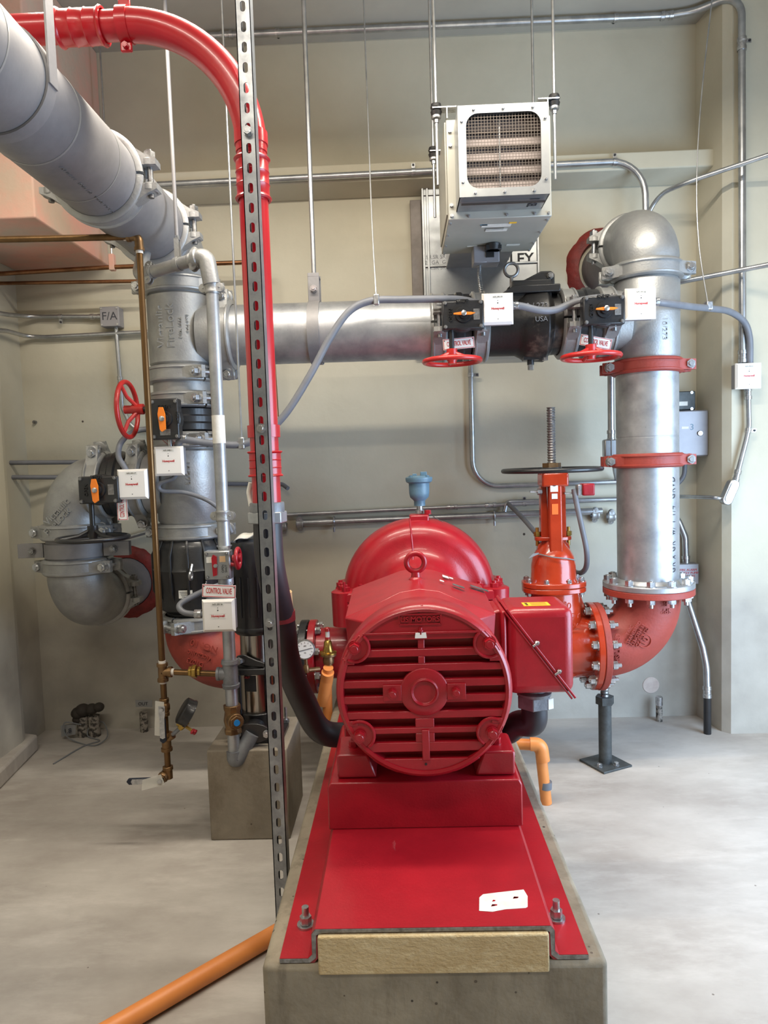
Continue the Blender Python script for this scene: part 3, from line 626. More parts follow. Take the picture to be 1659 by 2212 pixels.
for x, y in ((-.262, 1.625), (.338, 1.635), (-.262, 3.5), (.338, 3.5)):
    t_ = ob('anchor_bolt', B().cyl((x, y, PZ+.011), (x, y, PZ+.058), .0085, 12), M_BOLT, bp)
    ob('washer', B().cyl((x, y, PZ+.011), (x, y, PZ+.016), .021, 20), M_BOLT, t_)
    ob('nut', B().hexa((x, y, PZ+.017), EZ, .025, .018), M_BOLT, t_)
sk = [(0, 0), (.006, .05), (.016, .062), (.05, .068), (.115, .078), (.12, .052), (.113, .012), (.108, .008), (.06, .004), (.03, -.004)]
q = at(1035, 1968, Z=HZ)
ob('worn_sticker', B().prism((q.x, q.y, HZ+.0002), EX, EY, sk, .0006), M_LABEL, bp, label='torn off white sticker')
random.seed(4)
for i in range(6):
    a, c_ = random.uniform(.018, .09), random.uniform(.012, .05); w = random.uniform(.005, .014)
    ob('worn_patch', B().prism((q.x+a, q.y+c_, HZ+.0009), EX, EY, [(0, 0), (w, .002), (w*1.1, .006), (.003, .007)], .0004), M_RED, bp)
g = B().bb(HX0+.018, HX1-.018, 1.500, 1.60, PZ-.022, HZ-.012)
tag(ob('grout_fill', g, M_GROUT, bev=.004), 'tan grout block filling the front end under the red base plate', 'grout')
# --- motor
MX, MZ, MY = .044, .836, 1.885
mo = thing('electric_motor', 'big red electric motor with slatted front and eye bolt on the red pedestal', 'motor', (MX, 2.25, .565))
c0 = (MX, 0, MZ)
ob('frame', B().lathe((MX, 2.06, MZ), EY, [(0, .222), (.02, .226), (.52, .222), (.56, .19), (.60, .12), (.66, .10)], 56), M_RED, mo)
hp = [(-.236, .165), (-.12, .205), (-.06, .226), (0, .235), (.06, .226), (.12, .205), (.236, .165), (.222, .02), (-.222, .02)]
fp = [(-.232, .150), (-.12, .196), (-.06, .224), (0, .233), (.06, .224), (.12, .196), (.232, .150), (.222, .02), (-.222, .02)]
h = B(); h.prism((MX, 2.58, MZ), EX, EZ, hp, .42, top=fp)
tp = [(-.150, .150), (-.10, .196), (-.06, .218), (0, .226), (.06, .218), (.10, .196), (.150, .150), (.13, .02), (-.13, .02)]
h.prism((MX, 2.16, MZ), EX, EZ, fp, .10, top=tp)
ob('hood', h, M_RED, mo, bev=.004)
es = B().lathe((MX, MY, MZ), EY, [(.040, .150), (.038, .218), (0, .220), (-.002, .228), (.004, .236), (.02, .241), (.10, .241), (.14, .232), (.19, .226)], 72)
ob('endshield', es, M_RED, mo)
k_ = .000513
def gx(zx): return (zx-772)*k_
def gz(zy): return (1235-zy)*k_
def clipbar(xa, xb, za, zb, R=.224, n=6):
    """solid cell between za<zb clipped by a circle; xa/xb None = to the circle"""
    L_, R_ = [], []
    for i in range(n+1):
        z = za+(zb-za)*i/n; w = math.sqrt(max(R*R-z*z, 1e-6))
        L_.append((max(-w, xa) if xa is not None else -w, z)); R_.append((min(w, xb) if xb is not None else w, z))
    return L_[::-1] + R_
rows = [(955, 1005, [(465, 745), (780, 1060)]), (1045, 1085, [(345, 745), (780, 1180)]), (1125, 1170, [(325, 1220)]), (1210, 1255, [(315, 570), (965, 1225)]),
        (1295, 1340, [(320, 1220)]), (1380, 1430, [(345, 720), (820, 1185)]), (1460, 1510, [(470, 720), (820, 1065)])]
YG = MY+.004
def gbar(name, poly, y=YG, d=.030): return ob(name, B().prism((MX, y, MZ), EX, EZ, poly, -d), M_RED, mo, bev=.002)
edges = [770] + [e for r in rows for e in r[:2]] + [1560]
for i in range(0, len(edges), 2):
    za, zb = gz(edges[i+1]), gz(edges[i])
    gbar('grille_bar', clipbar(None, None, za, zb))
for (ya, yb, slots) in rows:
    xs = [None] + [v for s_ in slots for v in s_] + [None]
    for i in range(0, len(xs), 2):
        xa = None if xs[i] is None else gx(xs[i]); xb = None if xs[i+1] is None else gx(xs[i+1])
        gbar('grille_web', clipbar(xa, xb, gz(yb), gz(ya)))
gbar('lower_rim', clipbar(None, None, gz(1672), gz(1600), .238))
gbar('drain_rib', [(gx(752), gz(1605)), (gx(792), gz(1605)), (gx(792), gz(1440)), (gx(752), gz(1440))], YG-.006)
b = B().lathe((MX, YG+.01, MZ), -EY, [(0, .066), (.012, .066), (.015, .062), (.015, .038), (.020, .037), (.021, .034), (.017, .032), (.0135, .030)], 40)
b.box((MX-.087, YG-.0, MZ), (.05, .012, .044)); b.box((MX+.087, YG-.0, MZ), (.05, .012, .044)); ob('bearing_cap', b, M_RED, mo, bev=.001)
for s in (-1, 1): bolt(mo, (MX+s*.086, YG-.007, MZ), -EY, .021, 0, M_RED)
for zx, zy in ((412, 988), (1118, 980), (424, 1462), (1124, 1460)):
    p = V((MX+gx(zx), YG, MZ+gz(zy)))
    sp = [(gx(zx)+.037*math.cos(2*PI*i/24), gz(zy)+.037*math.sin(2*PI*i/24)) for i in range(24)]
    sp = [(x*min(1, .236/math.hypot(x, z)), z*min(1, .236/math.hypot(x, z))) for x, z in sp]
    ob('corner_seat', B().prism((MX, YG-.003, MZ), EX, EZ, sp, -.02), M_RED, mo, bev=.002)
    th0 = math.atan2(-gz(zy), -gx(zx))
    ob('seat_lip', B().tube([(MX+gx(zx)+.039*math.cos(th0+t_), YG-.004, MZ+gz(zy)+.039*math.sin(th0+t_)) for t_ in [(-1.5+3.0*i/12) for i in range(13)]], .0045, 8), M_RED, mo)
    ob('corner_lug', B().lathe(p+V((0, .01, 0)), -EY, [(0, .020), (.012, .020), (.012, .018)], 24), M_RED, mo)
    bolt(mo, p+V((0, -.006, 0)), -EY, .026, 0, M_RED)
for zx, zy in ((380, 1066), (1147, 1062), (385, 1398), (1152, 1396)):
    ob('pad', B().box((MX+gx(zx), YG+.002, MZ+gz(zy)), (.028, .014, .014)), M_RED, mo, bev=.001)
ob('grille_lip', B().box((MX+gx(770), YG-.002, MZ+gz(918)), (gx(1085)-gx(455), .008, .007)), M_RED, mo, bev=.002)
# emblem panel and top boss
b = B(); fr = .0035
ew, eh = .112, .027; ec = V((MX-.006, YG-.001, MZ+gz(845)))
for dx, dz, w, h_ in ((0, eh/2, ew, fr), (0, -eh/2, ew, fr), (-ew/2, 0, fr, eh), (ew/2, 0, fr, eh)): b.box(ec+V((dx, 0, dz)), (w, .005, h_))
ob('emblem_frame', b, M_RED, mo)
text('raised_lettering', 'US MOTORS', .0195, ec, EX, EZ, M_RED, mo, .0025, sx=.98, bold=.0004)
ob('boss', B().prism((MX+gx(762), YG, MZ+gz(922)), EX, EZ, [(-.016, -.011), (.016, -.011), (.014, .004), (-.014, .004)], .008), M_WHITE, mo, label='pale bare metal boss')
b = B().cyl((MX+gx(762), YG-.004, MZ+gz(925)), (MX+gx(762), YG-.004, MZ+gz(888)), .0045, 10); b.torus((MX+gx(762), YG-.004, MZ+gz(905)), EZ, .005, .003, 14, 6); ob('grease_fitting', b, M_RED, mo)
for zx, zy in ((755, 806), (770, 1628)):
    ob('drain_hole', B().cyl((MX+gx(zx), YG-.0014, MZ+gz(zy)), (MX+gx(zx), YG+.004, MZ+gz(zy)), .0035, 10), M_BLK, mo)
# feet
for s in (-1, 1):
    for y in (1.965, 2.225):
        f = B(); z0 = .5635-MZ
        f.prism((MX, y, MZ), EX*s, EZ, [(.140, z0), (.252, z0), (.254, z0+.064), (.250, z0+.070), (.165, z0+.070), (.150, z0+.03)], -.14*s)
        ft = ob('foot', f, M_RED, mo, bev=.006)
        bolt(mo, (MX+s*.208, y+.06, MZ+z0+.070), EZ, .024, .02, M_RED, .006)
    # leg web from the frame to the feet
    w = B(); w.prism((MX, 2.02, MZ), EX*s, EZ, [(.12, -.205), (.20, -.205), (.225, -.14), (.226, 0), (.12, 0)], -.54*s); ob('side_web', w, M_RED, mo, bev=.006)
eb_ = B().torus((MX-.006, 2.36, MZ+.235+.052), EY, .030, .0095, 28, 10); eb_.lathe((MX-.006, 2.36, MZ+.226), EZ, [(0, .024), (.006, .024), (.012, .016), (.028, .014)], 20); ob('eye_bolt', eb_, M_RED, mo)
def hoodpt(px, py):
    y = 2.36
    p = at(px, py, Y=y)
    for _ in range(12):
        x = p.x-MX
        z = MZ + (.235-.45*x*x*4 if abs(x) < .06 else .2285-(abs(x)-.06)*.36); p = at(px, py, Z=z+.001)
    return p
for nm, px, py, w, d, m in (('name_plate', 990, 1267, .040, .030, M_BOLTD), ('rating_plate', 1035, 1272, .066, .034, M_BOLTD), ('barcode_label', 962, 1247, .022, .04, M_LABEL), ('barcode_label', 974, 1250, .014, .022, M_LABEL), ('barcode_label', 954, 1256, .014, .020, M_LABEL)):
    p = hoodpt(px, py); n = V((.35 if p.x-MX > .05 else .2, 0, 1)).normalized(); x_ = V((n.z, 0, -n.x))
    ob(nm, B().box(p+n*.002, (w, d, .0015), (x_, EY, n)), m, mo)
# conduit box
cb0, cb1 = at(1093, 1312, Y=2.22), at(1243, 1500, Y=2.22)
CX0, CX1, CZ1, CZ0 = cb0.x, cb1.x, cb0.z-.006, cb1.z
cbx = thing('motor_terminal_box', 'rounded red terminal box with diagonal seam on the right flank of the motor', 'terminal box', ((CX0+CX1)/2, 2.32, CZ0))
ob('housing', B().bb(CX0, CX1, 2.22, 2.44, CZ0, CZ1), M_RED, cbx, bev=.030, seg=4)
n_ = B(); n_.prism((0, 2.26, 0), EX, EZ, [(MX+.20, CZ0+.03), (CX0+.012, CZ0+.012), (CX0+.012, CZ1-.02), (CX0-.02, CZ1-.01), (MX+.20, CZ1-.03)], -.16); ob('neck', n_, M_RED, cbx, bev=.008)
fl = B().bb(CX0-.016, CX0+.002, 2.222, 2.44, CZ0+.008, CZ1-.006); ob('mounting_flange', fl, M_RED, cbx, bev=.008)
sa, sb = V((CX0+.004, 2.33, CZ1-.004)), V((CX1-.004, 2.33, CZ0-.006)); sd = (sb-sa).normalized(); sn = V((-sd.z, 0, sd.x))
ob('cover_lip', B().box((sa+sb)/2, ((sb-sa).length+.012, .232, .008), (sd, EY, sn)), M_RED, cbx, bev=.002)
ob('cover_lip', B().box((sa+sb)/2-sn*.010, ((sb-sa).length+.006, .226, .006), (sd, EY, sn)), M_RED, cbx, bev=.002)
for f in (.40, .73):
    p = sa+(sb-sa)*f+V((0, -.115, 0)); bolt(cbx, p+sn*.006, sn, .013, .012, M_BOLT, .004, washer=False)
yl = at(1176, 1325, Z=CZ1)
ob('warning_sticker', B().box((yl.x, 2.285, CZ1+.0006), (.085, .055, .001)), M_YEL, cbx, label='yellow warning sticker')
text('print', 'NOTICE', .011, (yl.x-.03, 2.285, CZ1+.0014), (0, 1, 0), (-1, 0, 0), M_TXTK, cbx, .0003)
for k in range(5): ob('print_line', B().box((yl.x+.008, 2.268+k*.009, CZ1+.0013), (.05, .002, .0003)), M_TXTK, cbx)
# big connector and black hose from terminal box behind the motor up to the red pipe
cx = (CX0+CX1)/2 - .004
hc = thing('hose_connector', 'grey hexagonal hose connector under the red terminal box', 'connector', (cx, 2.33, CZ0-.075))
ob('thread', B().lathe((cx, 2.33, CZ0-.03), EZ, [(0, .046), (.032, .046)], 28), M_GAL2, hc)
ob('nut', B().hexa((cx, 2.33, CZ0-.075), EZ, .102, .042, hint=V((1, .3, 0))), M_GAL2, hc, bev=.003)
ob('collar', B().lathe((cx, 2.33, CZ0-.034), EZ, [(0, .056), (.010, .058), (.016, .050)], 28), M_GAL2, hc)
ob('paper_tag', B().box((cx+.048, 2.293, CZ0-.055), (.022, .001, .034), (V((.85, .5, 0)), V((-.5, .85, 0)), EZ)), M_LABEL, hc)
RPX, RPY, RPR = -.408, 2.13, .0445
hz = [(cx, 2.33, CZ0-.06), (cx-.004, 2.335, CZ0-.13), (cx-.045, 2.38, .555), (.33, 2.45, .497), (.2, 2.505, .480), (.0, 2.53, .477), (-.15, 2.51, .482), at(700, 1582, Y=2.45), at(655, 1514, Y=2.37), at(620, 1425, Y=2.28), at(606, 1330, Y=2.20), (RPX+.001, RPY, 1.17), (RPX, RPY, 1.33)]
hose = tag(ob('power_hose', B().tube(smooth(hz, 10), .0435, 24), M_RUB), 'thick black hose looping from the red pipe behind the motor to the terminal box', 'hose')
ob('kraft_sticker', B().lathe(at(604, 1330, Y=2.20), V((-.02, -.09, 1)), [(0, .0442), (.075, .0442)], 24), M_KRAFT, hose, label='brown paper sticker wrapped on the hose')
# ---- pump
PCX = .066
pu = thing('split_case_pump', 'large red split case pump with a domed volute behind the motor', 'pump', (PCX, YP, .41))
vol = [(-.40, .085), (-.33, .10), (-.30, .13), (-.22, .165), (-.17, .19), (-.135, .235), (-.135, .27), (-.125, .305), (-.095, .335), (-.05, .350), (0, .355), (.05, .350), (.095, .335), (.125, .305), (.135, .27), (.17, .19), (.30, .13), (.40, .085)]
ob('volute', B().lathe((PCX, YP, .845), EY, vol, 64), M_RED, pu)
for nm, z0, z1 in (('upper_split_flange', .848, .895), ('lower_split_flange', .80, .846)):
    b = B(); b.prism((PCX, YP, z0), EX, EY, [(-.385, -.12), (-.375, -.20), (-.33, -.245), (-.20, -.25), (-.14, -.33), (.14, -.33), (.20, -.25), (.33, -.245), (.375, -.20), (.385, -.12), (.385, .12), (.33, .245), (-.33, .245), (-.385, .12)], z1-z0)
    ob(nm, b, M_RED, pu, bev=.008)
for s in (-1, 1):
    for dx, dy in ((.345, -.17), (.325, -.215), (.36, -.09), (.26, -.215)):
        bolt(pu, (PCX+s*dx, YP+dy, .895), EZ, .032, 0, M_RED, .012)
    ob('corner_boss', B().lathe((PCX+s*.335, YP-.19, .745), EZ, [(0, .055), (.15, .058), (.155, .05)], 24), M_RED, pu)
ob('jack_screw', B().cyl((PCX-.33, YP-.235, .895), (PCX-.33, YP-.235, .945), .006, 8), M_RED, pu)
b = B(); b.lathe((PCX, YP, .57), EX, [(-.485, .118), (-.36, .12), (-.2, .14), (.2, .14), (.36, .135), (.42, .135)], 40); b.lathe((PCX, YP, .48), EZ, [(-.053, .25), (.36, .27)], 40); ob('lower_casing', b, M_RED, pu)
for s in (-1, 1): ob('foot', B().bb(PCX+s*.20, PCX+s*.33, YP-.2, YP+.2, .427, .47), M_RED, pu, bev=.006)
flange(pu, 'suction_flange', (.470, YP, .575), EX, M_RED, R=.2, rin=.12)
flange(pu, 'discharge_flange', (-.455, YP, .555), EX, M_RED, R=.172, rin=.10, th=.034)
ob('top_pad', B().bb(PCX-.035, PCX+.055, YP-.06, YP+.06, 1.17, 1.215), M_RED, pu, bev=.008)
bolt(pu, (PCX+.05, YP-.03, 1.215), EZ, .026, 0, M_RED)
ob('coupling_guard', B().lathe((MX+.01, 2.72, .842), EY, [(0, .085), (.02, .11), (.17, .11), (.19, .085)], 36), M_RED, pu)
ob('seal_wire', B().tube(smooth([(PCX-.035, YP-.14, 1.205), (PCX-.03, YP-.165, 1.13), (PCX-.026, YP-.17, 1.06), (PCX-.03, YP-.19, .99)], 6), .004, 8), M_RED, pu, label='thin red tube over the volute')
for i in range(8):
    a = PI/8+2*PI*i/8
    bolt(pu, (-.421, YP+.145*math.cos(a), .555+.145*math.sin(a)), EX, .030, .085, M_BOLT, .004, nut=True)
bf = thing('companion_flange', 'black bolted companion flange on the left side of the pump', 'flange', (-.50, YP, .38))
flange(bf, 'ring', (-.497, YP, .555), EX, M_BLK, R=.172, rin=.10, th=.036)
ob('hub', B().lathe((-.497, YP, .555), -EX, [(0, .112), (.06, .112), (.065, .10)], 36), M_BLK, bf)
rd = B(); rd.lathe((-.563, YP, .555), -EX, [(0, .110), (.06, .110), (.16, .136), (.198, .1365)], 40)
tag(ob('reducer_pipe', rd, M_PRIM), 'orange red reducer pipe between the left elbow and the black flange', 'pipe')
# air release valve
q0 = at(907, 1110, Y=YP); zb_ = 1.21
ar = thing('air_release_valve', 'blue grey air release valve standing on top of the red pump', 'valve', (q0.x, YP, zb_))
ob('nipple', B().lathe((q0.x, YP, zb_-.005), EZ, [(0, .014), (.012, .014), (.013, .020), (.030, .020), (.031, .014), (.05, .014)], 16), M_BOLT, ar)
ob('body', B().lathe((q0.x, YP, zb_+.043), EZ, [(0, .026), (.022, .026), (.026, .028), (.04, .043), (.06, .047), (.105, .048), (.112, .060), (.122, .062), (.124, .0625), (.132, .0625), (.134, .058)], 32), M_BLUE, ar)
b = B().lathe((q0.x, YP, zb_+.176), EZ, [(0, .052), (.006, .050), (.008, .035)], 28); b.box((q0.x+.022, YP, zb_+.19), (.03, .03, .022)); b.box((q0.x-.02, YP-.01, zb_+.187), (.02, .02, .012)); ob('cap', b, M_BLUE, ar, bev=.002)
for i in range(4):
    a = PI/4+PI/2*i; bolt(ar, (q0.x+.052*math.cos(a), YP+.052*math.sin(a), zb_+.176), EZ, .012, 0, M_BLUE, washer=False)
ob('lead_seal_wire', B().tube([at(935, 1115, Y=YP-.02), at(960, 1130, Y=YP-.03), at(985, 1146, Y=YP-.03)], .0016, 6), M_BOLTD, ar)
# ---- gate valve
GX = .694
gv = thing('gate_valve', 'orange red rising stem gate valve with black top handwheel beside the motor', 'valve', (GX, YP, .37))
ob('body', B().lathe((GX, YP, .44), EZ, [(0, .10), (.02, .125), (.25, .128), (.36, .118), (.395, .118), (.40, .13)], 40), M_ORNG, gv)
b = B().lathe((GX, YP, .575), EX, [(-.17, .14), (-.08, .15), (.08, .15), (.17, .14)], 40); ob('bore', b, M_ORNG, gv)
flange(gv, 'flange', (GX-.192, YP, .575), EX, M_ORNG, th=.028); flange(gv, 'flange', (GX+.156, YP, .572), EX, M_ORNG, th=.028)
for s in (-1, 1):
    ob('web', B().prism((GX, YP+.012, .57), EX*s, EZ, [(.11, 0), (.155, .04), (.152, .16), (.115, .265), (.10, .265)], .024*s), M_ORNG, gv, bev=.004)
for i in range(12):
    a = PI/12 + 2*PI*i/12
    bolt(gv, (GX+.156, YP+.178*math.cos(a), .572+.178*math.sin(a)), -EX, .034, .085, M_BOLT, .006, nut=True)
def oval(w, d, n=28): return [(w*math.copysign(abs(math.cos(2*PI*i/n))**.8, math.cos(2*PI*i/n)), d*math.copysign(abs(math.sin(2*PI*i/n))**.8, math.sin(2*PI*i/n))) for i in range(n)]
ob('body_flange', B().prism((GX, YP, .838), EX, EY, oval(.146, .115), .022), M_ORNG, gv, bev=.003)
ob('bonnet_flange', B().prism((GX, YP, .861), EX, EY, oval(.147, .116), .024), M_ORNG, gv, bev=.004)
for i in range(8):
    a = PI/8+2*PI*i/8; p = (GX+.130*math.cos(a), YP+.100*math.sin(a), .885)
    bolt(gv, p, EZ, .022, .062, M_BOLT, .004, nut=True)
ob('bonnet', B().lathe((GX, YP, .88), EZ, [(0, .112), (.015, .104), (.08, .102), (.12, .094), (.15, .078), (.17, .062), (.185, .052), (.20, .05)], 40), M_ORNG, gv)
b = B(); b.prism((GX, YP, 1.075), EX, EY, oval(.085, .045), .018); ob('gland_flange', b, M_ORNG, gv, bev=.003)
for s in (-1, 1):
    ob('gland_stud', B().cyl((GX+s*.072, YP, 1.05), (GX+s*.072, YP, 1.135), .008, 10), M_BRASS, gv)
    ob('gland_nut', B().hexa((GX+s*.072, YP, 1.095), EZ, .028, .02), M_BRASS, gv)
    b = B(); b.prism((0, 0, 0), EX, EZ, [(.026, 0), (.056, 0), (.058, .05), (.056, .30), (.045, .315), (.030, .30), (.024, .05)], .05)
    b.v = [V((GX+(p.x)*s, YP+.025+p.y, 1.06+p.z)) for p in b.v]; ob('yoke_arm', b, M_ORNG, gv, bev=.004)
    b = B(); b.prism((0, 0, 0), EX, EZ, [(.03, -.03), (.075, -.01), (.07, .012), (.05, .03), (.03, .03)], .04)
    b.v = [V((GX+(p.x)*s, YP+.02+p.y, 1.045+p.z)) for p in b.v]; ob('yoke_lug', b, M_ORNG, gv, bev=.004)
ob('yoke_rib', B().prism((GX, YP-.075, .985), EX, EZ, [(-.030, 0), (.030, 0), (.028, .39), (-.028, .39)], -.05), M_ORNG, gv, bev=.006)
ob('yoke_head', B().bb(GX-.060, GX+.060, YP-.078, YP+.04, 1.325, 1.388), M_ORNG, gv, bev=.008)
b = B().torus((GX, YP, 1.400), EZ, .221, .011, 56, 10)
hw = ob('handwheel', b, M_BLK, gv)
for k in range(5):
    a = .3+2*PI*k/5; d = V((math.cos(a), math.sin(a), 0)); ob('spoke', B().tube([V((GX, YP, 1.398))+d*.04, V((GX, YP, 1.400))+d*.221], .009, 8), M_BLK, hw)
ob('wheel_hub', B().lathe((GX, YP, 1.388), EZ, [(0, .044), (.012, .048), (.024, .044)], 24), M_BLK, hw)
ob('stem_nut', B().hexa((GX, YP, 1.412), EZ, .074, .020), M_BRONZE, gv)
prof = []
for i in range(44): prof.append((i*.006, .0205 if i % 2 else .0165))
ob('stem', B().lathe((GX, YP, 1.428), EZ, prof, 20), M_BOLTD, gv, label='threaded steel stem')
for nm, m, px, py, w, h_ in (('approval_sticker', M_LABEL, 1197, 1050, .034, .052), ('code_sticker', M_LABEL, 1198, 1072, .026, .024), ('sticker', M_ORSTK, 1199, 1100, .028, .048)):
    q = at(px, py, Y=YP-.076); s_ = ob(nm, B().box((q.x, YP-.0765, q.z), (w, .001, h_)), m, gv)
    if nm == 'approval_sticker': text('print', 'NSF', .010, (q.x, YP-.0772, q.z+.012), EX, EZ, M_WHITE, gv, .0002, bold=.0003); ob('logo_disc', B().lathe((q.x, YP-.077, q.z+.012), -EY, [(0, .0135), (.0003, .0135)], 24), M_TXTK, gv)
text('raised_lettering', '10', .04, (GX+.03, YP-.128, .79), EX, EZ, M_ORNG, gv, .003)
text('raised_lettering', 'KENNEDY', .03, (GX+.02, YP-.128, .745), EX, EZ, M_ORNG, gv, .003)
text('raised_lettering', 'RW', .03, (GX+.055, YP-.128, .70), EX, EZ, M_ORNG, gv, .003)
ob('tag_cord', B().tube(smooth([(GX-.085, YP-.05, 1.02), (GX-.03, YP-.10, 1.01), (GX+.04, YP-.10, 1.0), (GX+.09, YP-.05, .985)], 6), .003, 6), M_STRING, gv)
ob('hang_tag', B().prism((GX-.125, YP-.06, 1.0), EX, EZ, [(0, 0), (.045, .018), (.048, .026), (.02, .022)], .001), M_FOIL, gv)
ts = thing('tamper_switch', 'small red tamper switch on the yoke of the gate valve', 'switch', at(1262, 1060, Y=YP-.02))
q = at(1268, 1057, Y=YP-.03)
ob('cover', B().box(q, (.055, .07, .055)), M_RED, ts, bev=.006)
ob('bracket', B().box(q+V((-.037, .0, -.002)), (.022, .05, .05)), M_BOLT, ts, bev=.003)
ob('trip_rod', B().cyl(q+V((-.05, 0, -.015)), (GX+.05, YP-.03, q.z-.015), .005, 8), M_BOLT, ts)
ob('trip_rod', B().cyl((GX-.05, YP-.03, q.z-.005), (GX-.11, YP-.04, q.z-.002), .005, 8), M_BOLT, ts)
ob('wing_nut', B().hexa((GX-.075, YP-.035, q.z-.004), EX, .026, .02), M_BOLT, ts)
fx = [at(1240, 1057, Y=YP-.03), at(1246, 1090, Y=YP-.05), at(1257, 1140, Y=YP-.06), at(1267, 1190, Y=YP-.05), at(1266, 1225, Y=YP+.02), at(1252, 1238, Y=YP+.09), at(1232, 1228, Y=YP+.17), at(1205, 1200, Y=YP+.18), at(1165, 1160, Y=YP+.22), at(1130, 1120, Y=YP+.38), at(1098, 1088, Y=YW-.06)]
tag(ob('flex_conduit', B().tube(smooth(fx, 8), .0125, 12), M_FLEX), 'grey flexible cable looping from the red tamper switch behind the gate valve', 'cable')
# ------------------------------------------------------------------ left riser bottom: black check valve and elbow
lc = thing('check_valve', 'black ribbed check valve standing in the left riser behind the brass pipe', 'valve', (XL, YP, .76))
ob('body', B().lathe((XL, YP, .765), EZ, [(0, .125), (.03, .13), (.05, .16), (.07, .165), (.09, .16), (.12, .168), (.22, .175), (.235, .182), (.25, .175), (.335, .165), (.365, .150), (.38, .134), (.40, .132)], 48), M_BLK, lc)
for i in range(8):
    a = PI*i/7; d = V((-math.cos(a), -math.sin(a), 0)); t_ = EZ.cross(d)
    ob('rib', B().prism(V((XL, YP, .84))+d*.15-t_*.006, d, EZ, [(0, 0), (.035, .06), (.035, .23), (0, .30)], -.012 if False else .012), M_BLK, lc, bev=.002)
b = B().torus((XL+.045, YP-.19, .985), EX, .018, .006, 18, 8); b.cyl((XL+.045, YP-.19, 1.0), (XL+.045, YP-.165, 1.03), .007, 8); ob('lifting_eye', b, M_BOLT, lc)
q = at(401, 1284, Y=YP-.178); ob('rating_plate', B().box(q, (.062, .002, .036)), M_LABEL, lc)
for k in range(4): ob('print_line', B().box(q+V((-.004, -.0015, .010-k*.007)), (.045-.006*k, .0004, .002)), M_TXTK, lc)
R2 = .21
ep = dens((XL, YP, .743), (arc_pts((XL+.17, YP, .555+.145), (-.17, 0, 0), (0, 0, -.145), 16))[0]) + (arc_pts((XL+.17, YP, .555+.145), (-.17, 0, 0), (0, 0, -.145), 16)) + dens((arc_pts((XL+.17, YP, .555+.145), (-.17, 0, 0), (0, 0, -.145), 16))[-1], (-.762, YP, .555)); ep = [p for i_, p in enumerate(ep) if i_ == 0 or (V(p)-V(ep[i_-1])).length > 1e-4]; eb = B(); eb.tube(ep, erad(ep, .006), 48)
e2 = tag(ob('pipe_elbow', eb, M_PRIM), 'orange red pipe elbow with raised No. 10 at the foot of the left riser', 'elbow')
for s, sz, dx, dz in (('NO. 10', .042, .0, .0), ('Victaulic', .036, -.02, -.045), ('D1073', .03, -.045, -.075)):
    text('raised_lettering', s, sz, V((XL+.075+dx, YP-RP-.004, .655+dz)), V((-.86, 0, .3)), V((-.3, 0, -.86)), M_PRIM, e2, .003)
q = at(458, 1492, Y=YP-.05)
b = B().bb(-.80, -.74, YP-.06, YP+.06, .36, .425); b.cyl((-.77, YP, 0), (-.77, YP, .37), .03, 16)
tag(ob('pipe_support', b, M_DARKPIPE, bev=.004), 'dark pipe support post under the orange red elbow behind the concrete block', 'stand')
# ------------------------------------------------------------------ jockey pump on its block
BX0, BX1, BY0, BZ = -.792, -.478, 2.675, .362
tag(ob('concrete_block', B().bb(BX0, BX1, BY0, BY0+.36, 0, BZ), M_BLOCK, bev=.006), 'square concrete block under the slim vertical pump', 'block')
JX, JY = -.615, 2.835
jp = thing('booster_pump', 'slim vertical booster pump with stainless body and black motor on the concrete block', 'pump', (JX, JY, BZ))
b = B(); b.prism((JX, JY, BZ+.001), EX, EY, [(-.11, -.075), (-.085, -.10), (.085, -.10), (.11, -.075), (.11, .075), (.085, .10), (-.085, .10), (-.11, .075)], .018)
b.lathe((JX, JY, BZ+.015), EZ, [(0, .085), (.04, .08), (.075, .078), (.085, .082), (.095, .082)], 36); b.cyl((JX, JY-.02, BZ+.055), (JX, JY-.125, BZ+.055), .04, 24)
ob('base', b, M_BLK, jp, bev=.003)
b = B().prism((JX, JY-.122, BZ+.055), EX, EZ, [(.065*math.cos(2*PI*i/20)*(1.25 if i % 10 in (0,) else 1.12), .040*math.sin(2*PI*i/20)) for i in range(20)], .014); ob('suction_flange', b, M_BLK, jp, bev=.002)
for s in (-1, 1): bolt(jp, (JX+s*.058, JY-.137, BZ+.055), -EY, .022, 0, M_BOLT)
for sx in (-1, 1):
    for sy in (-1, 1):
        ob('anchor_bolt', B().cyl((JX+sx*.098, JY+sy*.075, BZ+.018), (JX+sx*.098, JY+sy*.075, BZ+.085), .006, 10), M_BOLT, jp)
        ob('nut', B().hexa((JX+sx*.098, JY+sy*.075, BZ+.02), EZ, .024, .014), M_BOLT, jp)
ob('stainless_sleeve', B().lathe((JX, JY, BZ+.105), EZ, [(0, .066), (.175, .066)], 48), M_SST, jp)
for i in range(4):
    a = PI/4+PI/2*i; ob('stay_bolt', B().cyl((JX+.084*math.cos(a), JY+.084*math.sin(a), BZ+.08), (JX+.084*math.cos(a), JY+.084*math.sin(a), BZ+.29), .007, 10), M_BLK, jp)
ZJ = BZ+.272
b = B().lathe((JX, JY, ZJ), EZ, [(0, .076), (.012, .082), (.018, .084), (.036, .084), (.04, .07)], 36); b.prism((JX, JY, ZJ+.003), EX, EY, [(-.095, -.05), (-.05, -.095), (.05, -.095), (.095, -.05), (.095, .05), (.05, .095), (-.05, .095), (-.095, .05)], .025)
ob('pump_head', b, M_BLK, jp, bev=.003)
bolt(jp, (JX-.045, JY-.076, ZJ+.060), (-.5, -1, 0), .026, 0, M_BOLT); bolt(jp, (JX+.055, JY-.072, ZJ+.028), EZ, .022, 0, M_BOLT)
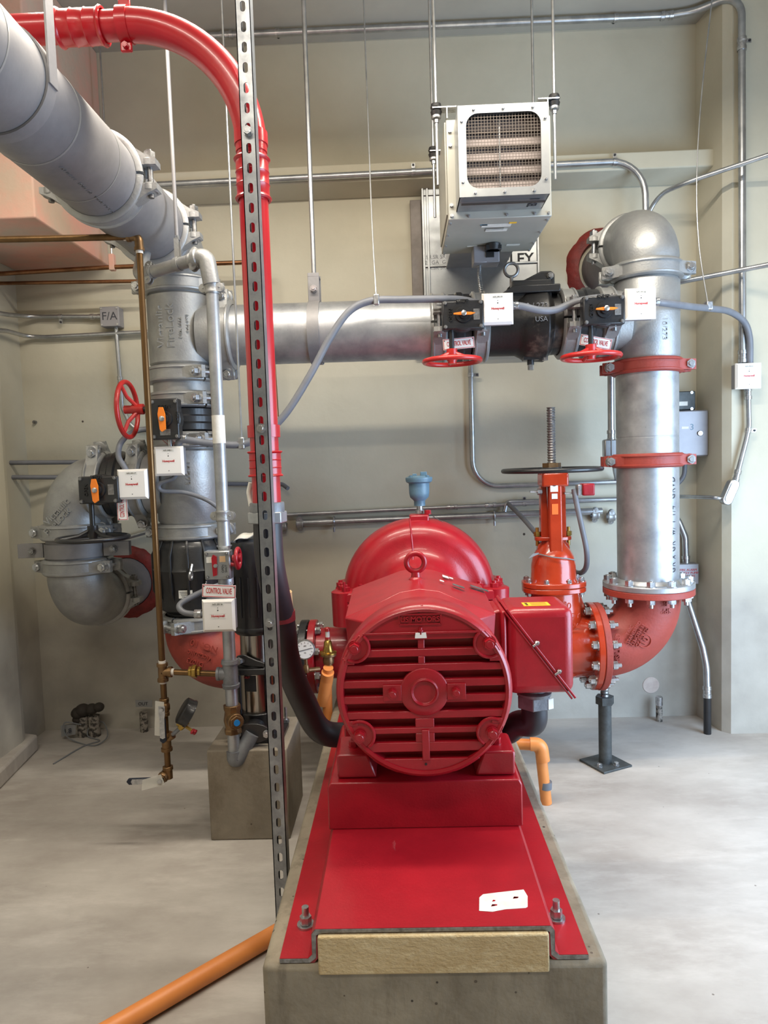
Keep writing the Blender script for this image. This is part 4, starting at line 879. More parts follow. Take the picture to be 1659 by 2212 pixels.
b = B().prism((JX-.06, JY-.085, ZJ+.042), EX, EZ, [(0, 0), (.12, -.012), (.125, .0), (.075, .02), (.03, .042), (0, .036)], -.014); ob('coupling_bracket', b, M_BLK, jp, bev=.003)
ob('coupling_guard', B().lathe((JX, JY, ZJ+.04), EZ, [(0, .062), (.125, .062)], 36), M_SST, jp)
b = B().lathe((JX, JY, ZJ+.155), EZ, [(0, .074), (.010, .083), (.022, .084), (.03, .080)], 40); ob('motor_stool', b, M_BLK, jp)
ob('motor_can', B().lathe((JX, JY, ZJ+.18), EZ, [(0, .080), (.05, .080), (.055, .082), (.24, .082), (.245, .085), (.335, .085), (.348, .080), (.358, .06)], 44), M_BLK, jp)
for i in range(5):
    a = -PI/2 + (i-2)*.42; d = V((math.cos(a), math.sin(a), 0)); t_ = V((-d.y, d.x, 0))
    ob('cooling_fin', B().box(V((JX, JY, ZJ+.31))+d*.082, (.008, .005, .16), (d, t_, EZ)), M_BLK, jp)
q = V((JX-.02, JY-.066, BZ+.245)); ob('caution_label', B().lathe((JX, JY, q.z-.045), EZ, [(0, .0664), (.065, .0664)], 10, hint=V((-.15, -.98, 0)), ring=False, arc=(-.5, .3)), M_TXTK, jp)
text('print', 'CAUTION', .013, q+V((0, -.004, .012)), EX, EZ, M_TXTR, jp, .0004, sx=.8, label='red CAUTION lettering', cyl=((JX, JY, 0), EZ, .067))
# instruction sheet lying on the booster pump motor
q = V((JX-.01, JY-.02, ZJ+.535))
b = B(); vs = []
for j in range(2):
    for i in range(9): vs.append(q + V((-.045+i*.0115, -.055+j*.09, .006*math.sin(i*.9)+.012*j+.0035*i)))
b.add(vs, [[i, i+1, i+10, i+9] for i in range(8)]); b.v = [p for p in b.v]
pp = tag(ob('instruction_sheet', b, M_LABEL), 'curled paper instruction sheet lying on top of the black pump motor', 'paper')
md = pp.modifiers.new('thick', 'SOLIDIFY'); md.thickness = .003
# ------------------------------------------------------------------ small grey line to the booster pump
GY = 2.68; GR = .0235; SGX = -.684
def sc_coupling(c, ax, bd, label, R=GR, group=None): return coupling('grooved_coupling', c, ax, bd, M_CAST, label, R=R, w=.021, ears=1.25)
gz1 = at(470, 1190, Y=GY).z
pipe('branch_pipe', 'slim grey steel pipe running down in front of the left riser to the tamper valve', [(SGX, GY, 2.13), (SGX, GY, 1.135)], GR, M_GALV, 20)
o = bpy.data.objects['branch_pipe']
ob('torn_label', B().lathe((SGX, GY, at(470, 958, Y=GY).z), EZ, [(0, GR+.0008), (.105, GR+.0008)], 20), M_LABEL, o, label='torn white paper label')
SPA, SPB = at(322, 590, Y=2.78), V((SGX-.015, GY, at(441, 553, Y=GY).z))
pipe('branch_pipe', 'slim grey steel pipe slanting across the front of the left riser near its top', [SPA, SPA+(SPB-SPA)*.82], GR, M_CAST, 20)
SPD = (SPB-SPA).normalized()
b = B(); b.tube(fillet([SPA+(SPB-SPA)*.80, SPB, (SGX, GY, SPB.z-.105)], .05, 8), GR+.008, 20); b.lathe(SPA+(SPB-SPA)*.80, SPD, [(0, GR+.002), (.004, GR+.013), (.02, GR+.013), (.024, GR+.008)], 20)
tag(ob('small_elbow', b, M_CAST), 'small rough grey elbow at the top of the slim grey pipe', 'elbow')
sc_coupling(SPA+(SPB-SPA)*.80, SPD, V((0, .3, 1)), 'small grey coupling at the upper end of the slanting slim pipe')
sc_coupling((SGX, GY, SPB.z-.118), EZ, V((1, -.1, 0)), 'small grey coupling under the small rough elbow')
sc_coupling(SPA+SPD*.0, SPD, V((0, .3, 1)), 'small grey coupling at the left lower end of the slanting slim pipe')
b = B(); b.tube(fillet([SPA+SPD*.01, SPA-SPD*.05, SPA-SPD*.05+V((0, .1, .16))], .04), GR+.004, 18)
tag(ob('branch_outlet', b, M_CAST), 'small grey outlet fitting beside the brass pipe at the top of the left riser', 'fitting')
sc_coupling((SGX, GY, at(485, 1114, Y=GY).z), EZ, V((1, -.1, 0)), 'small grey coupling above the metal tamper valve')
zt = at(485, 1114, Y=GY).z
z_tee = at(496, 1455, Y=GY).z; z_cv = at(505, 1553, Y=GY).z; z_el = at(511, 1645, Y=GY).z
pipe('branch_pipe', 'short slim grey pipe between small coupling and tamper valve', [(SGX, GY, zt-.02), (SGX, GY, gz1-.01)], GR-.002, M_GALV, 20)
tv = thing('tamper_valve', 'small valve with metal gear plate and red side handwheel on the slim grey pipe', 'valve', (SGX, GY, gz1-.14))
q = at(470, 1221, Y=GY-.045)
ob('gear_housing', B().box(q+V((.0, .02, 0)), (.098, .05, .108)), M_SHEET, tv, bev=.004)
ob('cover_plate', B().box(q+V((0, -.007, 0)), (.092, .004, .104)), M_SHEET, tv, bev=.002)
for sx in (-.038, .038):
    for sz in (-.044, .044): bolt(tv, q+V((sx, -.009, sz)), -EY, .010, 0, M_BOLTD, name='screw')
ob('pointer', B().prism(q+V((-.006, -.012, 0)), EX, EZ, [(-.009, -.04), (.006, -.036), (.008, .034), (-.006, .042), (-.012, .03)], .004), M_RED, tv, label='red position pointer')
ob('pointer_screw', B().lathe(q+V((-.004, -.012, .0)), -EY, [(0, .008), (.008, .007)], 14), M_BOLT, tv)
for dx, dz in ((-.028, .022), (.022, .024)): ob('sticker', B().box(q+V((dx, -.0095, dz)), (.022, .0006, .022)), M_KRAFT if dx > 0 else M_LABEL, tv)
text('print', 'OPEN\nSHUT', .012, q+V((.028, -.0095, -.012)), EZ, (-1, 0, 0), M_TXTK, tv, .0003)
ob('side_shaft', B().cyl(q+V((.04, .01, .0)), q+V((.075, .01, .0)), .008, 12), M_RED, tv)
hub = at(514, 1206, Y=GY-.03)
b = B().torus(hub, EX, .037, .0075, 28, 10); hw = ob('handwheel', b, M_RED, tv)
ob('wheel_hub', B().cyl(hub-V((.02, 0, 0)), hub+V((.012, 0, 0)), .014, 16), M_RED, hw)
for k in range(3):
    a = 2*PI*k/3+.4; d = V((0, math.cos(a), math.sin(a))); ob('spoke', B().cyl(hub, hub+d*.036, .006, 8), M_RED, hw)
ob('body', B().lathe((SGX, GY, gz1-.13), EZ, [(0, GR+.006), (.03, GR+.006), (.04, GR), (.14, GR), (.15, GR+.006)], 22), M_GALV, tv)
pipe('branch_pipe', 'slim grey pipe between tamper valve and the threaded tee', [(SGX, GY, gz1-.12), (SGX, GY, z_tee+.035)], GR, M_GALV, 20)
b = B().lathe((SGX, GY, z_tee-.055), EZ, [(0, .032), (.014, .034), (.016, .029), (.094, .029), (.096, .034), (.11, .032)], 24); b.lathe((SGX, GY, z_tee), -EX, [(.0, .024), (.040, .024), (.042, .026), (.052, .026)], 20)
tag(ob('threaded_tee', b, M_GAL2), 'grey threaded tee joining the slim grey pipe and the brass branch', 'tee')
pipe('branch_pipe', 'slim grey pipe between threaded tee and bronze check valve', [(SGX, GY, z_tee-.05), (SGX, GY, z_cv+.045)], GR, M_GALV, 20)
bc = thing('bronze_check_valve', 'bronze check valve with blue centre cap on the slim grey pipe', 'valve', (SGX, GY, z_cv-.05))
b = B(); b.lathe((SGX, GY, z_cv-.055), EZ, [(0, .034), (.014, .034), (.02, .03), (.05, .036), (.085, .030), (.095, .034), (.112, .034)], 8); b.cyl((SGX, GY, z_cv), (SGX+.025, GY-.045, z_cv+.004), .030, 20); ob('body', b, M_BRONZE, bc, bev=.002)
ob('cap', B().hexa((SGX+.022, GY-.042, z_cv+.004), (.5, -.86, 0), .046, .014), M_BRONZE, bc, bev=.002)
ob('disc', B().cyl((SGX+.029, GY-.054, z_cv+.004), (SGX+.0305, GY-.057, z_cv+.004), .012, 18), mat('blue_disc', (30, 120, 190), .4), bc, label='blue centre disc')
pipe('branch_pipe', 'slim grey pipe between bronze check valve and bottom elbow', [(SGX, GY, z_cv-.05), (SGX, GY, z_el+.03)], GR, M_GALV, 20)
b = B(); b.tube(fillet([(SGX, GY, z_el+.045), (SGX, GY, z_el-.012), (JX-.01, JY-.17, z_el+.015), (JX, JY-.135, BZ+.055)], [.05, .03]), [GR+.007]*9+[GR+.007]*9, 20) if False else b.tube(fillet([(SGX, GY, z_el+.045), (SGX, GY, z_el-.012), (JX, JY-.13, BZ+.055)], .035, 10), GR+.006, 20)
tag(ob('threaded_elbow', b, M_GAL2), 'grey threaded elbow turning the slim pipe into the booster pump base', 'elbow')
# ------------------------------------------------------------------ monitor boxes and signs
def monitor(px, py, Y, code, label, sz=.126, side='', wordmark='Honeywell', col=M_WHITE, sub=True, hdeg=0):
    c = at(px, py, Y=Y); h = sz/2
    r = thing('monitor_module', label, 'module', (c.x, Y+.03, c.z-h), 'white supervisory modules')
    ob('back_box', B().bb(c.x-h*.94, c.x+h*.94, Y+.006, Y+.055, c.z-h*.94, c.z+h*.94), M_BOX, r, bev=.003)
    b = B(); b.prism((c.x, Y+.010, c.z), EX, EZ, [(-h, -h), (h, -h), (h, h), (-h, h)], .006); b.prism((c.x, Y+.004, c.z), EX, EZ, [(-h, -h), (h, -h), (h, h), (-h, h)], .010, top=[(-h*.86, -h*.84), (h*.86, -h*.84), (h*.86, h*.86), (-h*.86, h*.86)])
    ob('cover', b, M_WHITE, r, sm=0)
    y = Y-.0062
    ob('code_label', B().box((c.x, y, c.z+h*.72), (sz*.40, .0006, sz*.085)), M_LABEL, r)
    text('print', code, sz*.075, (c.x, y-.0005, c.z+h*.72), EX, EZ, M_TXTK, r, .0002, sx=.9)
    for dz, rr in ((.50, .012), (.35, .020), (-.66, .014)):
        ob('indicator', B().lathe((c.x, y+.0003, c.z+h*dz), -EY, [(0, sz*rr), (.0006, sz*rr)], 12), M_TXTK, r)
    text('print', wordmark, sz*.105, (c.x, y-.0002, c.z), EX, EZ, M_TXTR, r, .0003, bold=.0003, sx=.92)
    for dz in (.14, -.15): ob('print_line', B().box((c.x, y, c.z+h*dz), (sz*.5, .0003, sz*.006)), M_LABEL, r)
    return r, c
m1, c1 = monitor(1075, 667, 3.03, 'N7L1M119', 'white square module above the middle black check valve', .130)
m2, c2 = monitor(1384, 656, 3.03, 'N7L1M120', 'white square module in front of the right riser', .128)
m3, c3 = monitor(365, 996, 3.05, 'N7L1M011', 'white square module on the left riser below the sideways red handwheel valve', .126)
m4, c4 = monitor(286, 1046, 3.04, 'N7L1M117', 'white square module left of the left riser beside the black handwheel valve', .130)
m5, c5 = monitor(472, 1330, 2.60, 'N7L1M116', 'white square module hanging below the control valve sign near the booster pump', .122)
m6, c6 = monitor(1617, 812, 3.565, 'N7L1M121', 'white square module on the right pillar between conduits', .126)
for c, lx in ((c1, -.075), (c2, -.075), (c4, -.075)):
    pass
def nipple(name, a, b_, r, label, m=M_BOLT, cat='fitting'): return tag(ob(name, B().cyl(a, b_, r, 14), m), label, cat)
nipple('pipe_nipple', c1+V((-.09, .03, -.008)), c1+V((-.055, .03, -.008)), .010, 'short steel nipple between first red wheel valve and its white module')
nipple('pipe_nipple', c2+V((-.09, .03, -.008)), c2+V((-.055, .03, -.008)), .010, 'short steel nipple between second red wheel valve and its white module')
nipple('pipe_nipple', c4+V((-.09, .03, .0)), c4+V((-.055, .03, .0)), .010, 'short steel nipple left of the white module on the left loop')
nipple('pipe_nipple', c3+V((0, .03, .055)), c3+V((0, .03, .10)), .010, 'short steel nipple on top of the white module on the left riser')
def sign(px, py, Y, w, h_, ang, label, parent_px=None, txt='CONTROL VALVE', rot=0, chain=None, tx=.0):
    c = at(px, py, Y=Y); a = math.radians(ang); X = V((math.cos(a), 0, math.sin(a))); Z = V((-math.sin(a), 0, math.cos(a)))
    r = thing('control_valve_sign', label, 'sign', c-Z*h_/2, 'control valve signs')
    ob('plate', B().box(c, (w, .0016, h_), (X, EY, Z)), M_WHITE, r)
    t_ = h_*.045
    for dx, dz, ww, hh in ((0, h_*.44, w*.96, t_), (0, -h_*.44, w*.96, t_), (-w*.48, 0, t_, h_*.9), (w*.48, 0, t_, h_*.9)):
        ob('border', B().box(c+X*dx+Z*dz+V((0, -.001, 0)), (ww, .0006, hh), (X, EY, Z)), M_TXTR, r)
    text('print', txt, h_*.62, c+V((0, -.0011, 0)), X, Z, M_TXTR, r, .0003, sx=w/(h_*7.2)*1.12, bold=.0003)
    for dx in (-.45, .45): ob('hole', B().lathe(c+X*w*dx+Z*h_*.33+V((0, -.0008, 0)), -EY, [(0, h_*.05), (.0006, h_*.05)], 10), M_TXTK, r)
    if chain:
        for (dx, q) in chain:
            p0 = c+X*w*dx+Z*h_*.33; n = max(3, int((q-p0).length/.007))
            b = B()
            for i in range(n): b.ball(p0+(q-p0)*((i+.5)/n), .0026, 8)
            ob('bead_chain', b, M_BOLT, r)['kind'] = 'stuff'
    return r
sign(473, 1277, 2.575, .124, .048, -4, 'white control valve sign hanging on bead chains under the metal tamper valve', chain=[(-.42, at(446, 1256, Y=2.59)), (.42, at(497, 1256, Y=2.59))])
sign(991, 742, 3.09, .134, .046, 3.5, 'white control valve sign behind the first red handwheel, left of the check valve')
sign(1287, 739, 3.09, .134, .046, -12, 'white control valve sign tilted behind the red handwheel at the right tee')
sign(264, 1094, 3.06, .120, .046, 90, 'white control valve sign hanging vertically beside the valve with black handwheel', tx=0)
sign(362, 948, 3.10, .10, .042, -42, 'white control valve sign mostly hidden behind the left riser module')
# ------------------------------------------------------------------ brass drain riser
BX = -.948; BY = GY; BR = .0118
zc = at(300, 511, Y=BY).z; z1 = at(351, 1452, Y=BY).z
zv = at(351, 1530, Y=BY).z; zt2 = at(357, 1602, Y=BY).z; zb2 = at(359, 1672, Y=BY).z
p0 = at(-330, 524, Y=2.56)
pipe('brass_pipe', 'tarnished brass pipe running left across the frame below the pink soffit', [p0, (BX-.03, BY, zc)], BR, M_COP, 16)
b = B(); b.tube(fillet([(BX-.036, BY, zc), (BX, BY, zc), (BX, BY, zc-.045)], .022), BR+.004, 16)
for a, d in (((BX-.044, BY, zc), EX), ((BX, BY, zc-.052), EZ)): b.lathe(a, d, [(0, BR+.007), (.012, BR+.007)], 16)
o = tag(ob('brass_elbow', b, M_BRONZE), 'brass elbow at the top of the tall brass pipe', 'elbow')
for a, d in (((BX-.056, BY, zc), EX), ((BX, BY, zc-.062), EZ)): ob('thread_tape', B().lathe(a, d, [(0, BR+.0015), (.012, BR+.0015)], 14), M_TAPE, o, label='white thread tape')
pipe('brass_pipe', 'tall tarnished brass pipe standing in front of the left riser', [(BX, BY, zc-.045), (BX, BY, z1+.02)], BR, M_COP, 16)
b = B().lathe((BX, BY, z1-.036), EZ, [(0, .021), (.012, .021), (.013, .017), (.059, .017), (.060, .021), (.072, .021)], 18); b.lathe((BX, BY, z1), EX, [(0, .017), (.022, .017), (.023, .021), (.036, .021)], 18)
o = tag(ob('brass_tee', b, M_BRONZE), 'brass tee on the tall brass pipe where the side branch leaves', 'tee')
for a, d in (((BX, BY, z1+.036), EZ), ((BX+.036, BY, z1), EX), ((BX, BY, z1-.044), EZ)): ob('thread_tape', B().lathe(a, d, [(0, BR+.002), (.010, BR+.002)], 14), M_TAPE, o, label='white thread tape')
pipe('brass_pipe', 'short horizontal brass pipe between the brass tee and the grey threaded tee', [(BX+.03, BY, z1), (SGX-.045, GY, z_tee)], BR, M_COP, 16)
ux = BX + (SGX-BX)*.475
b = B().hexa((ux-.022, BY, z1), EX, .036, .012); b.hexa((ux-.008, BY, z1), EX, .046, .016); b.hexa((ux+.012, BY, z1), EX, .034, .012); tag(ob('pipe_union', b, M_BRASS, bev=.002), 'bright yellow brass union in the short horizontal brass pipe', 'union')
pipe('brass_pipe', 'brass pipe piece between brass tee and upper ball valve', [(BX, BY, z1-.03), (BX, BY, zv+.02)], BR, M_COP, 16)
def ballvalve(c, ax, label, lever_dir, out, tagrot=0, parent=None):
    c = V(c); r = thing('ball_valve', label, 'valve', c)
    b = B().lathe(c-V(ax)*.034, ax, [(0, .019), (.012, .019), (.016, .016), (.026, .022), (.042, .022), (.052, .016), (.056, .019), (.068, .019)], 8); ob('body', b, M_BRONZE, r, bev=.001)
    ob('stem', B().cyl(c, c+V(out)*.034, .008, 12), M_BRASS, r)
    lv = V(lever_dir); o_ = V(out); s_ = lv.cross(o_)
    ob('lever', B().prism(c+o_*.034-s_*.0, lv, s_, [(-.014, -.012), (.02, -.012), (.035, -.009), (.11, -.010), (.115, 0), (.11, .010), (.035, .009), (.02, .012), (-.014, .012)], .003), M_BOLT, r)
    ob('grip', B().prism(c+o_*.031, lv, s_, [(.038, -.012), (.125, -.013), (.135, 0), (.125, .013), (.038, .012)], .010), mat('navy_grip', (22, 28, 44), .4) if 'navy_grip' not in bpy.data.materials else bpy.data.materials['navy_grip'], r, bev=.003, label='dark navy vinyl grip')
    ob('nut', B().hexa(c+o_*.037, o_, .016, .008), M_BOLT, r)
    return r
v1 = ballvalve((BX, BY, zv+.005), EZ, 'upper brass ball valve with lever hanging down and clear tag', V((-.02, 0, -1)), V((0, -1, 0)))
q = V((BX-.012, BY-.030, zv-.02)); ob('paper_tag', B().prism(q, EX, EZ, [(-.022, -.075), (.012, -.08), (.022, .055), (-.012, .06)], .001), M_CLEAR, v1)
pipe('brass_pipe', 'brass pipe piece between upper ball valve and gauge tee', [(BX, BY, zv-.03), (BX, BY, zt2+.025)], BR, M_COP, 16)
b = B().lathe((BX, BY, zt2-.036), EZ, [(0, .022), (.012, .022), (.013, .018), (.059, .018), (.060, .022), (.072, .022)], 18)
gd = V((.72, -.1, .62)).normalized(); b.lathe((BX, BY, zt2+.005), gd, [(0, .014), (.026, .014), (.027, .016), (.036, .016)], 16)
tag(ob('brass_tee', b, M_BRONZE), 'brass tee at knee height carrying the tilted gauge', 'tee')
s0 = V((BX, BY, zt2+.005)); s1 = s0+gd*.09
gg = thing('pressure_gauge', 'black pressure gauge seen edge on, tilted on the brass drain pipe', 'gauge', s0)
ob('siphon', B().cyl(s0+gd*.03, s0+gd*.085, .008, 12), M_GAL2, gg)
gv_ = s0+gd*.098
ob('needle_valve', B().lathe(gv_-gd*.02, gd, [(0, .012), (.02, .013), (.03, .011), (.04, .012)], 8), M_BRASS, gg)
hd = V((.80, -.2, -.45)).normalized(); ob('valve_stem', B().cyl(gv_, gv_+hd*.045, .006, 10), M_BRASS, gg)
b = B().box(gv_+hd*.05, (.010, .05, .014), (hd, V((.5, .2, .86)).cross(hd).normalized(), hd.cross(V((.5, .2, .86)).cross(hd).normalized()))); b.cyl(gv_+hd*.04, gv_+hd*.06, .010, 12); ob('red_handle', b, M_RED, gg, bev=.004, label='small red T handle')
ga = at(374, 1577, Y=BY-.01); gb = at(397, 1540, Y=BY-.01); gl = (gb-ga).normalized()
gn = V((gl.z*.9, .25, -gl.x*.9)).normalized()
ob('stem', B().cyl(gv_, ga+gl*.03, .008, 10), M_BRASS, gg)
gc = at(400, 1537, Y=BY-.01)
cs = ob('case', B().lathe(gc-gn*.016, gn, [(0, .046), (.004, .052), (.030, .052), (.034, .055), (.040, .055)], 32), M_BLK, gg)
ob('dial', B().lathe(gc+gn*.0235, gn, [(0, .050), (.001, .050)], 32), M_GLASS, gg)
pipe('brass_pipe', 'lowest brass pipe piece above the bottom ball valve', [(BX, BY, zt2-.03), (BX, BY, zb2+.02)], BR, M_COP, 16)
b = B(); b.tube([(BX, BY, zb2+.03), (BX, BY, zb2-.018)], .018, 8); b.lathe((BX, BY, zb2+.018), EZ, [(0, .021), (.014, .021)], 8)
tag(ob('brass_fitting', b, M_BRONZE, bev=.002), 'brass end fitting at the bottom of the brass drain pipe', 'fitting')
v2 = ballvalve((BX-.016, BY-.012, zb2-.006), (0, 1, 0), 'bottom brass ball valve with dark lever pointing left', V((-1, 0, -.03)).normalized(), V((0, -1, 0)))
ob('paper_tag', B().prism((BX-.05, BY-.05, zb2-.01), V((.97, 0, .22)), V((-.22, 0, .97)), [(-.045, -.022), (.05, -.02), (.045, .022), (-.03, .018)], .001), M_CLEAR, v2)
# copper lines near the back wall
CY = 3.76
ca, cb_ = at(243, 577, Y=CY), at(577, 565, Y=CY)
ce = at(-60, 595, Y=3.62)
pipe('copper_tube', 'copper tube running along the back wall under the pink soffit, upper one', [ce, ca, cb_+V((-.02, 0, 0))], .0115, M_COPR, 14)
b = B(); b.tube(fillet([cb_+V((-.03, 0, 0)), cb_, cb_+V((0, 0, -.04))], .02), .0145, 14); tag(ob('copper_elbow', b, M_COPR), 'copper elbow behind the red pipe where the tube turns down', 'elbow')
pipe('copper_tube', 'copper tube dropping down the wall behind the red pipe', [cb_+V((0, 0, -.03)), at(598, 900, Y=CY)], .0115, M_COPR, 14)
pipe('copper_tube', 'copper tube running along the back wall, lower one', [at(-60, 613, Y=3.7), at(320, 607, Y=3.72)], .0095, M_COPR, 14)
hg = thing('pipe_hanger', 'pink smeared strap hanger holding the upper copper tube', 'hanger', ca)
ob('strap', B().bb(ca.x-.014, ca.x+.014, CY-.016, CY+.016, ca.z-.018, ca.z+.065), M_PINK, hg, bev=.003)
ob('rod', B().cyl((ca.x, CY, ca.z+.06), (ca.x, CY, ZC), .005, 8), M_COND, hg)
# ------------------------------------------------------------------ red conduit pipe and slotted strut
zr0 = at(545, 330, Y=RPY).z
le_ = at(-60, 70, Y=1.80); lm = at(330, 56, Y=1.96)
R_el = .36
path = fillet([(at(262, 55, Y=RPY).x, RPY, at(262, 55, Y=RPY).z), V((RPX, RPY, at(262, 55, Y=RPY).z)), (RPX, RPY, zr0)], R_el, 20, .97)
rp = tag(ob('red_conduit', B().tube(path, RPR+.001, 32), M_REDP), 'glossy red pipe bending from the upper left down beside the slotted strut', 'pipe')
zr1 = at(578, 1085, Y=RPY).z
rv = tag(ob('red_conduit', B().tube([(RPX, RPY, zr0), (RPX, RPY, zr1)], RPR-.002, 32), M_REDP), 'straight vertical red pipe behind the slotted strut', 'pipe')
lh = path[0]; ld = (path[0]-path[1]).normalized()
tag(ob('red_conduit', B().tube([lh, lh+ld*.6], RPR-.004, 32), M_REDP), 'horizontal red pipe entering at the top left edge', 'pipe')
def redcoupling(c, ax, label, L=.12):
    b = B().lathe(c, ax, [(-L, RPR), (-L, RPR+.006), (-L*.93, RPR+.009), (-L*.84, RPR+.006), (-L*.8, RPR+.003), (-L*.35, RPR+.003), (-L*.3, RPR+.005), (-L*.25, RPR+.003), (L*.25, RPR+.003), (L*.3, RPR+.005), (L*.35, RPR+.003), (L*.8, RPR+.003), (L*.84, RPR+.006), (L*.93, RPR+.009), (L, RPR+.006), (L, RPR)], 36, ring=True)
    return tag(ob('red_sleeve', b, M_REDP), label, 'coupling')
redcoupling(V((at(176, 57, Y=RPY).x, RPY, lh.z)), ld, 'red ribbed sleeve on the horizontal red pipe at upper left', .068)
redcoupling((RPX, RPY, at(556, 388, Y=RPY).z), EZ, 'red ribbed sleeve on the vertical red pipe, the upper one', .06)
redcoupling((RPX, RPY, at(575, 1002, Y=RPY).z), EZ, 'red ribbed sleeve on the vertical red pipe, the lower one', .038)
for zz, lb in ((at(548, 300, Y=RPY).z, 'red clamp band holding the red pipe to the strut, upper one'), (at(571, 932, Y=RPY).z, 'red clamp band holding the red pipe to the strut, lower one')):
    t = thing('pipe_clamp', lb, 'clamp', (RPX, RPY, zz)); ob('band', B().lathe((RPX, RPY, zz), EZ, [(-.018, RPR+.001), (-.018, RPR+.004), (.018, RPR+.004), (.018, RPR+.001)], 32, ring=True), M_REDP, t)
cc = path[2] if len(path) > 2 else path[1]
dd = (path[1]-path[0]).normalized(); cpt = path[0]+dd*.012
t = thing('pipe_clamp', 'red hanger clamp with bolted ears on the horizontal red pipe', 'clamp', cpt)
ob('band', B().lathe(cpt, dd, [(-.016, RPR+.001), (-.016, RPR+.005), (.016, RPR+.005), (.016, RPR+.001)], 32, ring=True), M_REDP, t)
for s in (-1, 1): ob('ear', B().box(cpt+V((0, 0, s*(RPR+.016))), (.034, .012, .030), (dd, EZ.cross(dd), EZ)), M_REDP, t, bev=.004)
bolt(t, cpt+V((0, -.007, -(RPR+.016))), -EY, .014, .02, M_REDP)
tag(ob('hanger_rod', B().cyl(cpt+V((0, 0, RPR+.03)), (cpt.x, cpt.y, ZC), .006, 8), M_COND), 'hanger rod above the red bolted clamp', 'rod')
# hose end fitting below the red pipe
hf = thing('hose_connector', 'grey hexagonal connector joining red pipe and black hose', 'connector', (RPX, RPY, zr1-.06))
ob('bushing', B().lathe((RPX, RPY, zr1-.030), EZ, [(0, .052), (.026, .052), (.03, .050)], 32), M_GAL2, hf)
ob('nut', B().hexa((RPX, RPY, zr1-.062), EZ, .104, .034, hint=V((1, .4, 0))), M_GALV, hf, bev=.003)
b = B().torus((RPX, RPY-.0, at(590, 1325, Y=RPY).z), EZ, .047, .006, 24, 8); 
sz0 = at(588, 1340, Y=2.2)
# strut: C channel with real slots
SX0 = at(512, 0, Y=2.03).x; SX = -.396; SYF = 2.03; SW = .0413; ST = .0026
st = thing('slotted_strut', 'slotted steel strut channel standing on the floor in front of the red pipe', 'strut', (SX, SYF+.02, 0))
z0, z1_ = .0, 3.66
pitch = .0508*1.06; slot_l, slot_w = .0286, .0143
b = B(); n = int((z1_-z0)/pitch)
yf, yb = SYF, SYF+ST
hw_ = SW/2
for i in range(n):
    za, zb = z0+i*pitch, z0+(i+1)*pitch; zm = (za+zb)/2
    # face plate with one slot: polygon strip ring (outer rectangle to slot outline)
    k = 6; sl = []
    for j in range(k+1):
        a = PI*j/k; sl.append((slot_w/2*math.cos(a), slot_l/2-slot_w/2+slot_w/2*math.sin(a)))
    sl += [(-x, -y) for x, y in sl]
    m_ = len(sl); outer = []
    for x, y in sl:
        if abs(y) > slot_l/2-slot_w/2+1e-6 or True:
            sx_ = hw_ if x > 1e-6 else -hw_
            fx_ = max(-hw_, min(hw_, x*hw_/(slot_w/2)))
            ty = (pitch/2) if y > 0 else -pitch/2
            # spread the outline on the rectangle
            ang = math.atan2(y, x)
            outer.append((x, y))
    rect = [(hw_, slot_l/2-slot_w/2)] + [(hw_*(1-2*j/k) if 0 < j < k else (hw_ if j == 0 else -hw_), pitch/2) for j in range(1, k)] + [(-hw_, slot_l/2-slot_w/2)]
    rect += [(-x, -y) for x, y in rect]
    vs = []
    for (lst) in (sl, rect):
        for y_ in (yf, yb):
            for x, y in lst: vs.append((SX+x, y_, zm+y))
    fs = []
    for j in range(m_):
        j2 = (j+1) % m_
        fs += [[j, j2, 2*m_+j2, 2*m_+j], [m_+j, 3*m_+j, 3*m_+j2, m_+j2], [j, m_+j, m_+j2, j2]]
    # corner fill
    b.add(vs, fs)
    for sx_ in (-1, 1):
        for sz_ in (-1, 1):
            xx = hw_*sx_; x2 = hw_*(1-2/k)*sx_; zz = zm+sz_*pitch/2; z2 = zm+sz_*(slot_l/2-slot_w/2)
            b.add([(SX+xx, yf, zz), (SX+x2, yf, zz), (SX+xx, yf, z2), (SX+xx, yb, zz), (SX+x2, yb, zz), (SX+xx, yb, z2)], [[0, 1, 2], [3, 5, 4]])
ob('slotted_web', b, M_STRUT, st, sm=0)
for s in (-1, 1):
    x = SX+s*(hw_-ST/2)
    f = B().bb(x-ST/2, x+ST/2, yf, yf+SW, z0, z1_); f.bb(min(x, x-s*.009), max(x, x-s*.009), yf+SW-ST, yf+SW, z0, z1_)
    ob('side_flange', f, M_STRUT, st)
# strut bolts
for px, py in ((527, 285), (567, 925), (586, 1345)):
    q = at(px, py, Y=SYF); bolt(st, (SX, SYF, q.z), -EY, .020, .03, M_BOLT)
tag(ob('strut_strap', B().lathe(at(605, 1340, Y=2.205), V((-.02, -.09, 1)), [(0, .046), (0, .049), (.03, .049), (.03, .046)], 28, ring=True), M_MAROON), 'dark red strap tying the black hose to the strut', 'strap')
# ------------------------------------------------------------------ suspended fan unit
FY0, FY1, FY2 = 2.75, 2.91, 3.38
FX0, FX1, FZ0, FZ1 = .250, .588, 2.443, 2.775
fu = thing('fan_unit', 'suspended sheet metal fan unit with wire mesh grille hung on threaded rods', 'fan', (.42, 3.1, 2.41))
